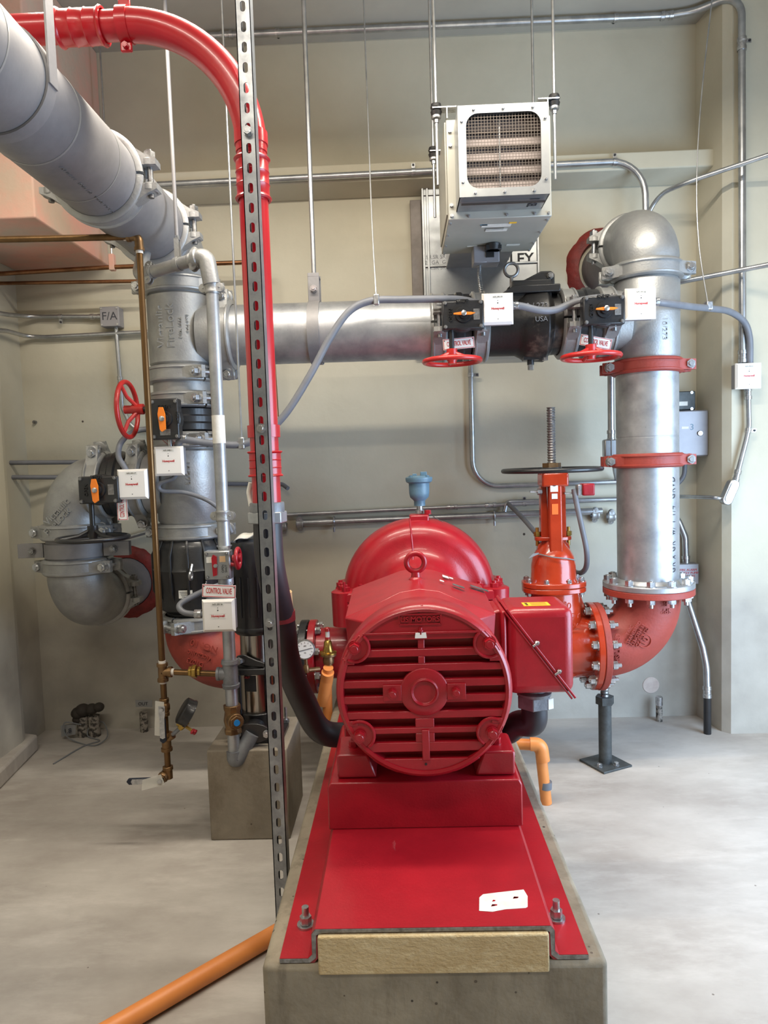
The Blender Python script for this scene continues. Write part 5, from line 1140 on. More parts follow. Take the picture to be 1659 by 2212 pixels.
# collar: square front plate with a rounded opening
def rrect(w, h, r, n=6):
    out = []
    for cx_, cy_, a0 in ((w-r, h-r, 0), (-(w-r), h-r, PI/2), (-(w-r), -(h-r), PI), (w-r, -(h-r), 1.5*PI)):
        for i in range(n+1):
            a = a0+PI/2*i/n; out.append((cx_+r*math.cos(a), cy_+r*math.sin(a)))
    return out
fxc, fzc, fw, fh = (FX0+FX1)/2, (FZ0+FZ1)/2, (FX1-FX0)/2, (FZ1-FZ0)/2
inn = rrect(fw-.030, fh-.030, .045); out_ = []
for x, z in inn:
    m_ = max(abs(x)/fw, abs(z)/fh); out_.append((x/m_, z/m_))
b = B(); n = len(inn); vs = []
for y in (FY0, FY0+.004):
    for L_ in (inn, out_): vs += [V((fxc+x, y, fzc+z)) for x, z in L_]
fs = []
for i in range(n):
    j = (i+1) % n
    fs += [[i, j, n+j, n+i], [2*n+i, 3*n+i, 3*n+j, 2*n+j], [i, 2*n+i, 2*n+j, j]]
b.add(vs, fs)
crn = [(fw, fh), (-fw, fh), (-fw, -fh), (fw, -fh)]
# fill the plate corners between the two arc ends of each rounded corner
for ci, (sx_, sz_) in enumerate(((1, 1), (-1, 1), (-1, -1), (1, -1))):
    pts_ = [(i, out_[i]) for i in range(ci*7, ci*7+7)]
    for (i, p), (i2, p2) in zip(pts_[:-1], pts_[1:]):
        if abs(p[0]-p2[0]) > 1e-6 and abs(p[1]-p2[1]) > 1e-6:
            b.add([V((fxc+p[0], FY0, fzc+p[1])), V((fxc+p2[0], FY0, fzc+p2[1])), V((fxc+sx_*fw, FY0, fzc+sz_*fh))], [[0, 1, 2]])
b.box((fxc, FY0+.08, FZ0+.0015), (2*fw, .156, .003)); b.box((fxc, FY0+.08, FZ1-.0015), (2*fw, .156, .003)); b.box((FX0+.0015, FY0+.08, fzc), (.003, .156, 2*fh)); b.box((FX1-.0015, FY0+.08, fzc), (.003, .156, 2*fh))
ob('collar', b, M_SHEET, fu, sm=0)
for x in (-.11, 0, .11):
    for z in (-1, 1): bolt(fu, (fxc+x, FY0, fzc+z*(fh-.015)), -EY, .010, 0, M_BOLT, name='screw')
for z in (-.11, .11):
    for x in (-1, 1): bolt(fu, (fxc+x*(fw-.014), FY0, fzc+z), -EY, .010, 0, M_BOLT, name='screw')
# mesh wires (past what can be picked apart singly) and louvre slats behind
b = B()
nw = 24
for i in range(nw+1):
    x = -(fw-.03)+2*(fw-.03)*i/nw; b.box((fxc+x, FY0+.008, fzc), (.0016, .0016, 2*(fh-.028)))
    z = -(fh-.03)+2*(fh-.03)*i/nw; b.box((fxc, FY0+.0095, fzc+z), (2*(fw-.028), .0016, .0016))
o = ob('wire_mesh', b, M_WIRE, fu, sm=0); o['kind'] = 'stuff'
for i in range(6):
    z = fzc+fh-.05-i*.052
    ob('slat', B().box((fxc, FY0+.055, z-.004), (2*fw-.02, .004, .058), (EX, V((0, .96, -.28)), V((0, .28, .96)))), M_LOUV, fu)
    ob('slat_edge', B().box((fxc, FY0+.046, z-.033), (2*fw-.02, .012, .004)), M_WIRE, fu)
ob('linkage_bar', B().box((fxc-.01, FY0+.035, fzc+.02), (.006, .006, .28)), M_BOLT, fu)
b = B(); ob('body', B().bb(.218, .628, FY1, FY2, 2.414, 2.80), M_UNIT, fu, bev=.003)
ob('side_panel', B().bb(.212, .218, FY1+.02, FY2-.02, 2.44, 2.80), M_UNIT, fu, bev=.002)
for z in (2.43, 2.47, 2.70, 2.755): bolt(fu, (.232, FY1, z), -EY, .013, 0, M_BOLT, name='screw')
for x in (.30, .45, .56, .615): bolt(fu, (x, FY1, 2.426), -EY, .009, 0, M_BOLT, name='screw')
for y in (2.95, 3.1, 3.25, 3.36):
    for x in (.228, .618): bolt(fu, (x, y, 2.414), -EZ, .009, 0, M_BOLT, name='screw')
zu = 2.4135
def under(px, py): return at(px, py, Z=zu)
for px, py, w, d, m in ((1072, 487, .12, .035, M_LABEL), (1072, 497, .09, .03, M_LABEL), (1045, 486, .03, .012, M_BLUE), (1108, 481, .03, .014, M_YEL), (1108, 529, .06, .018, M_LABEL), (1020, 532, .045, .012, M_LABEL)):
    q = under(px, py); ob('sticker', B().box((q.x, q.y, zu-.0005), (w, d, .0012)), m, fu)
for i in range(3):
    q = under(1068, 492); ob('print_line', B().box((q.x, q.y+i*.012, zu-.0013), (.08, .002, .0005)), M_TXTK, fu)
q = under(1065, 527); b = B().lathe((q.x, q.y, zu-.03), EZ, [(0, .03), (.03, .034)], 20); b.box((q.x, q.y, zu-.02), (.07, .05, .02)); ob('cable_gland', b, M_BLK, fu, bev=.002)
for nm, px, dx in (('junction_box', 1036, 0), ('switch_box', 1062, 0)):
    q = at(px, 553, Y=3.30); ob(nm, B().box((q.x, 3.31, 2.414-.038), (.062, .09, .075)), M_BOX, fu, bev=.004)
q = at(1060, 547, Y=3.24); ob('switch_face', B().box((q.x, 3.262, 2.385), (.035, .006, .05)), M_BLK, fu)
b = B(); m0 = at(1036, 572, Y=3.31); fl_ = smooth([m0, at(1036, 600, Y=3.33), at(1041, 640, Y=3.36), at(1046, 690, Y=3.45)], 22)
tag(ob('armored_cable', B().tube(fl_, [.0105 if i % 2 else .0085 for i in range(len(fl_))], 12), M_COND), 'ribbed metal cable hanging from the box under the fan unit', 'cable')
text('print', 'RKKEL', .05, V((FX1-.05, FY0+.085, FZ0-.0006)), (0, 1, 0), EX, M_TXTK, fu, .0003, bold=.001, sx=.6)
for px, py, Y in ((942, 238, 2.95), (1197, 218, 2.95), (936, 330, 3.33)):
    q = at(px, py, Y=Y); s = -1 if px < 1000 else 1
    rod = thing('hanger_rod', {942: 'threaded rod with black rubber isolator at the front left of the fan unit', 1197: 'threaded rod with black rubber isolator at the front right of the fan unit', 936: 'threaded rod with black rubber isolator at the rear left of the fan unit'}[px], 'rod', (q.x, Y, q.z))
    lo_ = {942: 400, 1197: 388, 936: 470}[px]
    ob('rod', B().cyl((q.x, Y, at(px, lo_, Y=Y).z), (q.x, Y, ZC), .0062, 10), M_COND, rod)
    ob('isolator', B().lathe((q.x, Y, q.z-.022), EZ, [(0, .019), (.014, .023), (.018, .020), (.026, .020), (.03, .023), (.044, .020)], 18), M_BLK, rod)
    b = B().lathe((q.x, Y, q.z-.034), EZ, [(0, .018), (.006, .020), (.012, .018)], 18); b.hexa((q.x, Y, q.z-.05), EZ, .018, .014); ob('nut', b, M_BOLT, rod)
    ex = .222 if s < 0 else .624
    b = B().box(((q.x+ex)/2-s*.012, Y, q.z), (abs(ex-q.x)+.055, .05, .004)); b.box((ex-s*.002, Y, q.z-.02), (.004, .05, .045)); ob('bracket', b, M_BOLT, rod)
q = at(1152, 215, Y=3.33)
tag(ob('hanger_rod', B().cyl((q.x, 3.33, 2.80), (q.x, 3.33, ZC), .0062, 10), M_COND), 'thin threaded rod behind the top right of the fan unit', 'rod')
# sheet metal plenum and panel on the back wall
dx0, dx1 = at(912, 500, Y=YW-.06).x, at(1164, 520, Y=YW-.06).x
dzt, dzb = at(905, 397, Y=YW-.06).z, 2.02
dp = thing('duct_panel', 'galvanized sheet metal duct plenum on the wall behind the fan unit', 'duct', ((dx0+dx1)/2, YW-.06, dzb))
ob('panel', B().bb(dx0, dx1, YW-.06, YW-.001, dzb, dzt), M_SHEET, dp, bev=.002)
for x in (dx0+.006, dx0+.03): ob('edge_fold', B().bb(x-.006, x+.006, YW-.072, YW-.058, dzb, dzt), M_SHEET, dp, bev=.002)
ob('edge_fold', B().bb(dx1-.012, dx1, YW-.072, YW-.058, dzb, dzt), M_SHEET, dp, bev=.002)
zz_ = at(905, 575, Y=YW-.07).z; ob('cross_fold', B().bb(dx0, dx1, YW-.07, YW-.058, zz_-.006, zz_+.004), M_SHEET, dp, bev=.002)
zz_ = at(930, 420, Y=YW-.07).z; ob('cross_fold', B().bb(dx0, dx1, YW-.07, YW-.058, zz_-.004, zz_+.004), M_SHEET, dp, bev=.002)
ob('plenum', B().bb(.27, .58, FY2, YW-.06, 2.47, 2.78), M_SHEET, dp, bev=.003)
q = at(1120, 562, Y=YW-.061); text('print', 'BERKELEY', .078, (dx1-.205, YW-.0605, at(1118, 560, Y=YW-.061).z), EX, EZ, M_TXTK, dp, .0003, bold=.0015, sx=1.02)
q = at(943, 567, Y=YW-.061); text('print', 'SR.SR SR.\n  26 GA  G90\nSR.SR SR.', .028, (q.x, YW-.0605, q.z), EX, EZ, M_INKF, dp, .0003)
jx0, jx1 = at(888, 530, Y=YW-.03).x, dx0-.002
tag(ob('opening_frame', B().bb(jx0, jx1, YW-.04, YW-.001, dzb, at(890, 432, Y=YW-.04).z), M_DARKPIPE if False else mat('grey_channel', (138, 130, 124), .6, .1, (116, 108, 102), 10, 5), bev=.003), 'dusty grey steel channel left of the duct plenum', 'frame')
# ------------------------------------------------------------------ conduits on the walls
def conduit(label, pts, r, bend=.1, m=M_COND, straps=(), couple=(), name='conduit', n=12, cat='conduit', ends=()):
    p = fillet(pts, bend, 8); o = tag(ob(name, B().tube(p, r, n), m), label, cat)
    def near(q):
        bst = None
        for i in range(len(p)-1):
            d = p[i+1]-p[i]; L_ = d.length; t = max(0, min(1, (q-p[i]).dot(d)/(L_*L_))); c = p[i]+d*t
            if bst is None or (c-q).length < bst[0]: bst = ((c-q).length, c, d.normalized())
        return bst[1], bst[2]
    for q, side in straps:
        c, d = near(V(q)); b = B().lathe(c, d, [(-.010, r), (-.010, r+.003), (.010, r+.003), (.010, r)], 16, ring=True)
        s = V(side).normalized(); wn = d.cross(s); b.box(c+s*(r+.014), (.026, .018, .003), (s, d, wn)); o2 = ob('strap', b, M_BOLT, o)
        ob('anchor', B().hexa(c+s*(r+.018), wn if wn.y < 0 else -wn, .010, .006), M_TXTK, o)
    for q in couple:
        c, d = near(V(q)); ob('coupling', B().lathe(c, d, [(-.03, r), (-.03, r+.004), (-.012, r+.0045), (-.010, r+.002), (.010, r+.002), (.012, r+.0045), (.03, r+.004), (.03, r)], 16, ring=True), M_BOLT, o)
    return o
W_ = YW-.03
A = lambda x, y, Y=W_: at(x, y, Y=Y)
def to_right_wall(p, q): return p+(q-p)*((XRW+.02-p.x)/(q.x-p.x))
conduit('thick steel conduit along the top of the back wall turning down at the right pillar', [at(440, 78, Z=ZC-.030), at(1440, 34, Z=ZC-.030), at(1500, 24, Z=ZC-.030), V((A(1602, 60, 3.60).x, 3.60, ZC-.034)), A(1603, 250, 3.60), A(1604, 782, 3.60)], .0175, .16, straps=[(at(598, 68, Z=ZC-.030), EY), (at(1330, 38, Z=ZC-.030), EY), (A(1606, 88, 3.60), EX)], couple=[at(490, 76, Z=ZC-.030), at(1440, 34, Z=ZC-.030), A(1606, 95, 3.60), A(1604, 770, 3.60)])
conduit('steel conduit along the wall above the ledge bending down behind the big right elbow', [A(330, 400, 3.72), A(870, 373, 3.72), A(1392, 346, 3.72), A(1400, 640, 3.72)], .0165, .17, straps=[(A(893, 371, 3.72), EZ), (A(1328, 350, 3.72), EZ)])
conduit('steel conduit rising diagonally to the right edge above the big elbow', [A(1385, 520, 3.80), A(1412, 425, 3.78), A(1480, 395, 3.6), to_right_wall(A(1480, 395, 3.6), A(1720, 315, 3.40))], .0115, .2)
conduit('steel conduit running to the right edge from behind the top right coupling', [A(1420, 620, 3.75), A(1480, 607, 3.66), to_right_wall(A(1480, 607, 3.66), A(1720, 560, 3.42))], .0125, .2)
conduit('steel conduit dropping below the first red handwheel and bending right along the wall', [A(1015.5, 728), A(1022, 1052), A(1345, 1040)], .0145, .14, straps=[(A(1017, 810), EX)])
conduit('upper thin steel conduit of the pair crossing the wall behind the pump', [A(600, 1113), A(1345, 1078)], .011, couple=[A(977, 1097), A(1060, 1092)], straps=[(A(1133, 1089), EZ)])
conduit('steel conduit bending behind the gate valve yoke towards the right riser', [A(1090, 1105), A(1094, 1084), A(1345, 1078, W_)], .0125, .05)
c_ = conduit('thick steel pipe of the pair crossing the wall behind the pump', [A(640, 1130), A(1300, 1104)], .019)
for px in (722, 1067):
    c = A(px, 1130-(px-640)*.0394); b = B().torus(c, EX, .026, .005, 20, 8); b.cyl(c+V((0, -.02, -.03)), c+V((0, -.02, -.055)), .006, 8); ob('u_clamp', b, M_BOLT, c_)
for px, py, lb in ((648, 1131, 'small grooved coupling at the left end of the thick wall pipe'), (612, 1138, 'small grooved elbow coupling behind the strut at the left end of the thick wall pipe'), (1285, 1112, 'small grooved coupling on the wall pipe left of the right riser'), (1320, 1116, 'small grooved coupling on the wall pipe behind the right riser edge')):
    coupling('small_coupling', A(px, py), EX, V((0, -.4, 1)), M_CAST, lb, R=.021, w=.02, ears=1.2)
conduit('steel conduit standing left of the right riser behind the red couplings', [A(1319, 800, 3.7), A(1320, 950, 3.7)], .0165, couple=[A(1320, 942, 3.7)])
lbx = thing('conduit_fitting', 'grey conduit junction body behind the lower red coupling', 'fitting', A(1316, 985, 3.7)); q = A(1316, 968, 3.7)
ob('body', B().box(q, (.062, .05, .09)), M_COND, lbx, bev=.008); ob('cover', B().box(q+V((.022, -.027, 0)), (.04, .004, .08)), M_SHEET, lbx, bev=.002)
conduit('ribbed flexible conduit below the junction body at the right riser', [A(1324, 995, 3.72), A(1328, 1020, 3.80), A(1332, 1040, 3.875)], .009, m=M_COND)
# electrical boxes right of the riser
pb = thing('control_box', 'grey steel control box on the wall right of the riser', 'box', at(1497, 985, Y=3.83))
a_, b_ = at(1440, 888, Y=3.78), at(1530, 985, Y=3.78)
ob('enclosure', B().bb(a_.x, b_.x, 3.785, YW-.001, b_.z, a_.z), M_BOX, pb, bev=.004); ob('door', B().bb(a_.x+.003, b_.x-.003, 3.775, 3.785, b_.z+.004, a_.z-.004), M_BOX, pb, bev=.003)
q = at(1512, 936, Y=3.775); ob('lock', B().lathe(q, -EY, [(0, .014), (.006, .014), (.008, .012)], 20), M_BOLT, pb)
q = at(1480, 924, Y=3.775); ob('label_strip', B().box(q, (.036, .001, .012)), M_LABEL, pb)
text('marker_lettering', '3', .045, at(1495, 923, Y=3.7745), EX, EZ, M_BLUE, pb, .0003)
sb_ = thing('relay_box', 'small dark relay box with clear lid above the grey control box', 'box', at(1483, 885, Y=3.85)); a_, b_ = at(1450, 846, Y=3.82), at(1503, 885, Y=3.82)
ob('case', B().bb(a_.x, b_.x, 3.82, YW-.001, b_.z, a_.z), M_DARKPIPE, sb_, bev=.005); q = at(1475, 872, Y=3.818)
ob('label', B().box(q, (.05, .002, .022)), M_LABEL, sb_)
for px, py in ((1494, 848), (1494, 883), (1455, 848)): ob('screw', B().lathe(at(px, py, Y=3.82), -EY, [(0, .008), (.004, .008)], 12), M_BOLT, sb_)
conduit('dark flexible conduit looping from under the control box behind the riser', [A(1481, 980, 3.84), A(1478, 1030, 3.84), A(1450, 1060, 3.84), A(1400, 1070, 3.84)], .012, .08, m=M_FLEX)
conduit('steel conduit bending down right of the riser into the small wall box', [A(1400, 1106), A(1458, 1108), A(1480, 1160), A(1482, 1222)], .0175, .10, couple=[A(1482, 1212)])
wb = thing('wall_box', 'small grey wall box with printed label right of the galvanized flange', 'box', at(1487, 1260, Y=3.86)); a_, b_ = at(1465, 1219, Y=3.83), at(1510, 1262, Y=3.83)
ob('case', B().bb(a_.x, b_.x, 3.83, YW-.001, b_.z, a_.z), M_BOX, wb, bev=.004)
text('print', 'FIRE ALARM\nJOCKEY PUMP\nPRESSURE', .017, at(1487, 1238, Y=3.829), EX, EZ, M_TXTR, wb, .0003)
conduit('steel conduit slanting down from the wall box to the floor by the pillar', [A(1484, 1262, 3.85), A(1486, 1300, 3.80), A(1518, 1400, 3.70), A(1526, 1440, 3.66), A(1528, 1505, 3.64)], .0175, .2, couple=[A(1528, 1495, 3.64)])
conduit('black taped conduit stub at the floor beside the pillar', [A(1528, 1507, 3.64), V((A(1528, 1507, 3.64).x, 3.64, 0))], .019, m=M_BLK)
conduit('steel conduit running down the pillar from the white module to the corner fitting', [A(1616, 838, 3.60), A(1618, 920, 3.60), A(1612, 950, 3.60), A(1590, 1035, 3.60)], .0125, .12, straps=[(A(1614, 930, 3.60), EX)], couple=[A(1616, 850, 3.60), A(1592, 1028, 3.60)])
lb2 = thing('conduit_fitting', 'oblong steel conduit body at the corner of the pillar', 'fitting', at(1575, 1085, Y=3.6)); q = at(1575, 1063, Y=3.60); dd_ = (at(1586, 1036, Y=3.6)-at(1563, 1088, Y=3.6)).normalized(); nx_ = V((dd_.z, 0, -dd_.x))
ob('body', B().prism(q+V((0, .02, 0)), nx_, dd_, rrect(.026, .066, .024, 5), .045), M_COND, lb2, bev=.004) if nx_.cross(dd_).y < 0 else ob('body', B().prism(q+V((0, -.025, 0)), nx_, dd_, rrect(.026, .066, .024, 5), .045), M_COND, lb2, bev=.004)
ob('cover', B().prism(q+V((0, -.026 if nx_.cross(dd_).y > 0 else -.026, 0)), nx_, dd_, rrect(.018, .052, .017, 5), .004), M_SHEET, lb2)
conduit('thin steel conduit from the corner fitting back to the riser', [A(1566, 1078, 3.60), A(1545, 1075, 3.60), A(1520, 1074, 3.66), A(1450, 1072, 3.85)], .010, .03)
# left side
fa = thing('junction_box', 'square grey junction box marked F/A on the left back wall', 'box', at(237, 704, Y=3.86)); a_, b_ = at(215, 663, Y=3.83), at(258, 704, Y=3.83)
ob('case', B().bb(a_.x, b_.x, 3.835, YW-.001, b_.z, a_.z), M_BOX, fa, bev=.004); ob('cover', B().bb(a_.x, b_.x, 3.828, 3.835, b_.z, a_.z), M_BOX, fa, bev=.002)
text('marker_lettering', 'F/A', .060, ((a_.x+b_.x)/2, 3.8278, (a_.z+b_.z)/2), EX, EZ, M_INK, fa, .0003)
for x, z in ((a_.x+.009, a_.z-.009), (b_.x-.009, a_.z-.009), (a_.x+.009, b_.z+.009), (b_.x-.009, b_.z+.009)): ob('screw', B().lathe((x, 3.828, z), -EY, [(0, .005), (.003, .005)], 10), M_BOLT, fa)
conduit('steel conduit entering the F/A junction box from the left', [A(-20, 674, 3.55), A(20, 680, 3.70), A(60, 684), A(216, 684)], .0115, .08, straps=[(A(131, 684), -EZ)], couple=[A(207, 684)])
conduit('steel conduit crossing below the F/A junction box to the left riser', [A(-20, 712, 3.56), A(15, 715, 3.70), A(60, 727), A(100, 728), A(335, 716)], .0115, .10)
conduit('steel conduit dropping from the F/A box and bending right behind the red wheel', [A(250, 703), A(258, 800), A(264, 880), A(285, 925), A(330, 932)], .011, .08, couple=[A(261, 825)])
conduit('grey conduit along the left wall behind the loop, upper one', [A(-20, 1000, 3.7), A(205, 998, 3.84)], .012, m=M_FLEX)
conduit('grey conduit along the left wall behind the loop, lower one', [A(-20, 1031, 3.7), A(150, 1031, 3.84)], .012, m=M_FLEX)
conduit('grey conduit crossing the wall behind the strut and red pipe', [A(460, 1045), A(610, 1046), A(622, 1055, 3.84)], .012, .03, m=M_FLEX)
conduit('thin grey conduit slanting to the left riser behind the black handwheel', [A(250, 1168), A(345, 1142)], .011, m=M_COND)
conduit('ribbed white cable behind the lower end of the red pipe', [V((RPX-.052, RPY+.03, zr1+.06)), V((RPX-.060, RPY+.03, zr1+.03)), V((RPX-.052, RPY+.02, zr1-.012))], .008, .03, m=M_LABEL)
# grey liquid tight cable between modules
F3 = 3.06
def flex(label, pts, r=.0155, m=M_FLEX): return tag(ob('flex_cable', B().tube(smooth(pts, 8), r, 12), m), label, 'cable')
flex('long grey flexible cable rising from left riser module past red pipe to middle module', [c3+V((.03, .03, .06)), at(395, 950, Y=F3), at(450, 957, Y=F3), at(522, 960, Y=F3), at(575, 935, Y=F3), at(620, 890, Y=F3), at(670, 810, Y=F3), at(710, 735, Y=F3), at(752, 675, Y=F3), at(800, 650, Y=F3), at(870, 647, Y=F3), at(950, 646, Y=F3-.0), at(1000, 648, Y=F3+.02), at(1050, 660, Y=F3+.03)])
flex('grey flexible cable sagging between the middle module and the right module', [at(1106, 660, Y=F3), at(1125, 661, Y=F3), at(1165, 670, Y=F3+.01), at(1200, 669, Y=F3+.03), at(1245, 652, Y=F3+.05), at(1300, 643, Y=F3+.06), at(1352, 650, Y=F3+.03)])
flex('grey flexible cable from the right module to the pillar module', [at(1412, 652, Y=F3), at(1440, 655, Y=F3+.02), at(1490, 662, Y=F3+.15), at(1530, 666, Y=F3+.28), at(1575, 673, Y=F3+.42), at(1607, 695, Y=3.55), at(1619, 730, Y=3.575), at(1620, 784, Y=3.59)])
flex('grey flexible cable looping behind the red side handwheel to the left loop module', [at(335, 925, Y=3.25), at(290, 932, Y=3.2), at(262, 955, Y=3.12), at(256, 985, Y=3.08), at(268, 1008, Y=3.06), at(282, 1030, Y=3.07)], .0125)
flex('grey flexible cable crossing the left riser below its white module', [c3+V((.02, .03, -.06)), at(372, 1034, Y=3.08), at(345, 1045, Y=3.09), at(350, 1060, Y=3.1), at(400, 1064, Y=3.12), at(450, 1082, Y=3.11), at(482, 1110, Y=3.12), at(500, 1150, Y=3.14)], .0095)
flex('short grey cable loop left of the module under the control valve sign', [c5+V((-.058, .03, .0)), at(415, 1326, Y=2.65), at(396, 1322, Y=2.65), at(387, 1310, Y=2.66), at(400, 1297, Y=2.68), at(440, 1277, Y=2.72), at(480, 1262, Y=2.78)], .0115)
for (px, py, Y, lb) in ((1112, 660, F3, 'steel gland on the right side of the middle white module'), (1416, 652, F3, 'steel gland on the right side of the module at the right riser'), (397, 946, F3, 'steel gland where the flexible cable bends above the left riser module'), (428, 1326, 2.64, 'steel gland at the left of the module under the control valve sign')):
    q = at(px, py, Y=Y); b = B().hexa(q-V((.014, 0, 0)), EX, .030, .014); b.cyl(q, q+V((.014, 0, 0)), .0175, 14); tag(ob('cable_gland', b, M_BOLT, bev=.001), lb, 'gland')
# rods, wires and hangers
def rod(label, px, py, Y, r=.005, m=M_COND, top=None, name='hanger_rod', cat='rod', x2=None):
    q = at(px, py, Y=Y); return tag(ob(name, B().cyl(q, (q.x if x2 is None else x2, Y, ZC), r, 8), m), label, cat), q
hgx = -.371
ch = thing('clevis_hanger', 'grey clevis hanger strap around the long horizontal pipe with its ceiling rod', 'hanger', (hgx, YP, ZH-.14))
b = B().lathe((hgx, YP, ZH), EX, [(-.026, RP+.001), (-.026, RP+.006), (.026, RP+.006), (.026, RP+.001)], 40, ring=True); ob('band', b, M_PAINTED, ch)
tpz = at(683, 600, Y=YP).z
b = B(); b.box((hgx, YP-.032, ZH+RP+.063), (.052, .005, .13)); b.box((hgx, YP+.032, ZH+RP+.063), (.052, .005, .13)); b.box((hgx, YP, tpz+.0), (.052, .07, .006)); ob('yoke', b, M_PAINTED, ch, bev=.002)
bolt(ch, (hgx, YP-.0345, ZH+RP+.055), -EY, .026, .07, M_BOLT, .006)
ob('rod', B().cyl((hgx, YP, tpz-.02), (hgx, YP, ZC), .0105, 12), M_COND, ch); ob('nut', B().hexa((hgx, YP, tpz+.003), EZ, .026, .014), M_BOLT, ch)
q = SPA+(SPB-SPA)*.52
sh = thing('clevis_hanger', 'small clevis hanger and rod holding the slanting slim grey pipe', 'hanger', q)
b = B(); b.lathe(q, SPD, [(-.009, GR+.001), (-.009, GR+.004), (.009, GR+.004), (.009, GR+.001)], 24, ring=True); b.box(q+V((0, -.012, .055)), (.018, .003, .075)); b.box(q+V((0, .012, .055)), (.018, .003, .075)); b.box(q+V((0, 0, .093)), (.018, .027, .003)); ob('band', b, M_CAST, sh)
ob('rod', B().cyl(q+V((0, 0, .08)), (q.x, q.y, ZC), .0075, 10), M_PAINTED, sh); ob('nut', B().hexa(q+V((0, 0, .095)), EZ, .016, .010), M_BOLT, sh)
r_, q = rod('thin rod with clip holding the flexible cable left of the strut', 522, 950, F3, .0045)
ob('clip', B().box(q+V((0, 0, -.015)), (.026, .03, .05)), M_BOLT, r_, bev=.004)
q = at(813, 648, Y=F3); w_ = tag(ob('hanger_wire', B().tube(smooth([q, at(803, 470, Y=3.2), at(795, 260, Y=3.3), V((at(785, 0, Y=3.4).x, 3.4, ZC))], 6), .0032, 8), M_COND), 'thin hanger wire with clip holding the flexible cable over the horizontal pipe', 'wire')
ob('clip', B().box(q+V((0, 0, .0)), (.024, .036, .045)), M_BOLT, w_, bev=.004)
q = at(1530, 662, Y=F3+.27); w_ = tag(ob('hanger_wire', B().tube(smooth([q, at(1510, 530, Y=3.36), at(1505, 385, Y=3.4), at(1516, 200, Y=3.45), V((at(1545, -40, Y=3.5).x, 3.5, ZC))], 8), .003, 8), M_COND), 'thin bent hanger wire with clip in front of the right wall corner', 'wire')
ob('clip', B().box(q+V((0, 0, .002)), (.03, .04, .04)), M_BOLT, w_, bev=.005)
# header clevis band, upper left
HB = 1.85
hb_ = thing('header_hanger', 'flat grey steel hanger band with big bolt around the overhead pipe at upper left', 'hanger', (XL, HB, ZT-.15))
b = B().lathe((XL, HB, ZT), EY, [(-.022, RP+.001), (-.022, RP+.007), (.022, RP+.007), (.022, RP+.001)], 48, ring=True, hint=EX)
ob('band', b, M_PAINTED, hb_)
bx_ = at(118, 40, Y=HB)
for s in (1, -1):
    ob('strap_arm', B().prism((XL+s*(RP+.004), HB-.022, ZT), EY, EZ, [(0, -.02), (.044, -.02), (.044, .36), (0, .36)], .006*s), M_PAINTED, hb_, bev=.001)
zbolt = bx_.z
ob('cross_bolt', B().cyl((XL-RP-.04, HB, ZT+.285), (XL+RP+.05, HB, ZT+.285), .011, 12), M_BOLT, hb_)
ob('nut', B().hexa((XL+RP+.012, HB, ZT+.285), EX, .036, .024), M_BOLT, hb_)
ob('spacer_tube', B().cyl((XL-RP, HB, ZT+.285), (XL+RP, HB, ZT+.285), .019, 16), M_COND, hb_)
b = B().box((XL+RP+.008, HB-.0, ZT+.29), (.008, .06, .09)); ob('link_plate', b, M_BOLT, hb_, bev=.003)
# ------------------------------------------------------------------ orange plastic pipes
OR = .0245
OX, OYv = -.372, 3.15
zg = at(707, 1440, Y=OYv).z
pipe('orange_pipe', 'orange plastic drain pipe dropping from the relief valve left of the pump', fillet([at(709, 1442, Y=OYv-.05), V((OX+.005, OYv, zg-.10)), (OX, OYv, .0)], .05), OR-.002, M_CPVC, 20)
b = B(); b.tube(fillet([at(708, 1452, Y=OYv-.05), at(706, 1468, Y=OYv-.03), at(697, 1520, Y=OYv)], .04), OR+.004, 18); tag(ob('orange_elbow', b, M_CPVC), 'orange plastic elbow under the relief valve', 'elbow')
nipple('pipe_sleeve', (OX, OYv, .04), (OX, OYv, .075), OR+.002, 'grey rubber sleeve on the left orange drain pipe', M_FLEX, 'sleeve')
fa_, fb_ = at(600, 2014, Z=OR+.004), at(215, 2238, Z=OR+.004)
fdir = (fb_-fa_).normalized()
pipe('orange_pipe', 'long orange plastic pipe lying on the floor at the lower left', [fa_-fdir*.0, fb_+fdir*.4], OR+.002, M_CPVC, 22)
ox2 = at(1172, 1640, Y=2.93)
pipe('orange_pipe', 'orange plastic drain pipe right of the pump pad', fillet([(.40, 3.0, at(1150, 1608, Y=2.98).z), (ox2.x-.01, 2.93, at(1150, 1606, Y=2.95).z), (ox2.x+.012, 2.925, 0)], .035), OR-.001, M_CPVC, 20)
b = B(); zz_ = at(1170, 1608, Y=2.93).z; b.tube(fillet([(ox2.x-.05, 2.935, zz_), (ox2.x-.006, 2.93, zz_), (ox2.x+.002, 2.928, zz_-.07)], .03), OR+.004, 18); tag(ob('orange_elbow', b, M_CPVC), 'orange plastic elbow right of the pump pad', 'elbow')
nipple('pipe_sleeve', (ox2.x+.010, 2.926, .065), (ox2.x+.011, 2.926, .095), OR+.002, 'grey rubber sleeve on the right orange drain pipe', M_FLEX, 'sleeve')
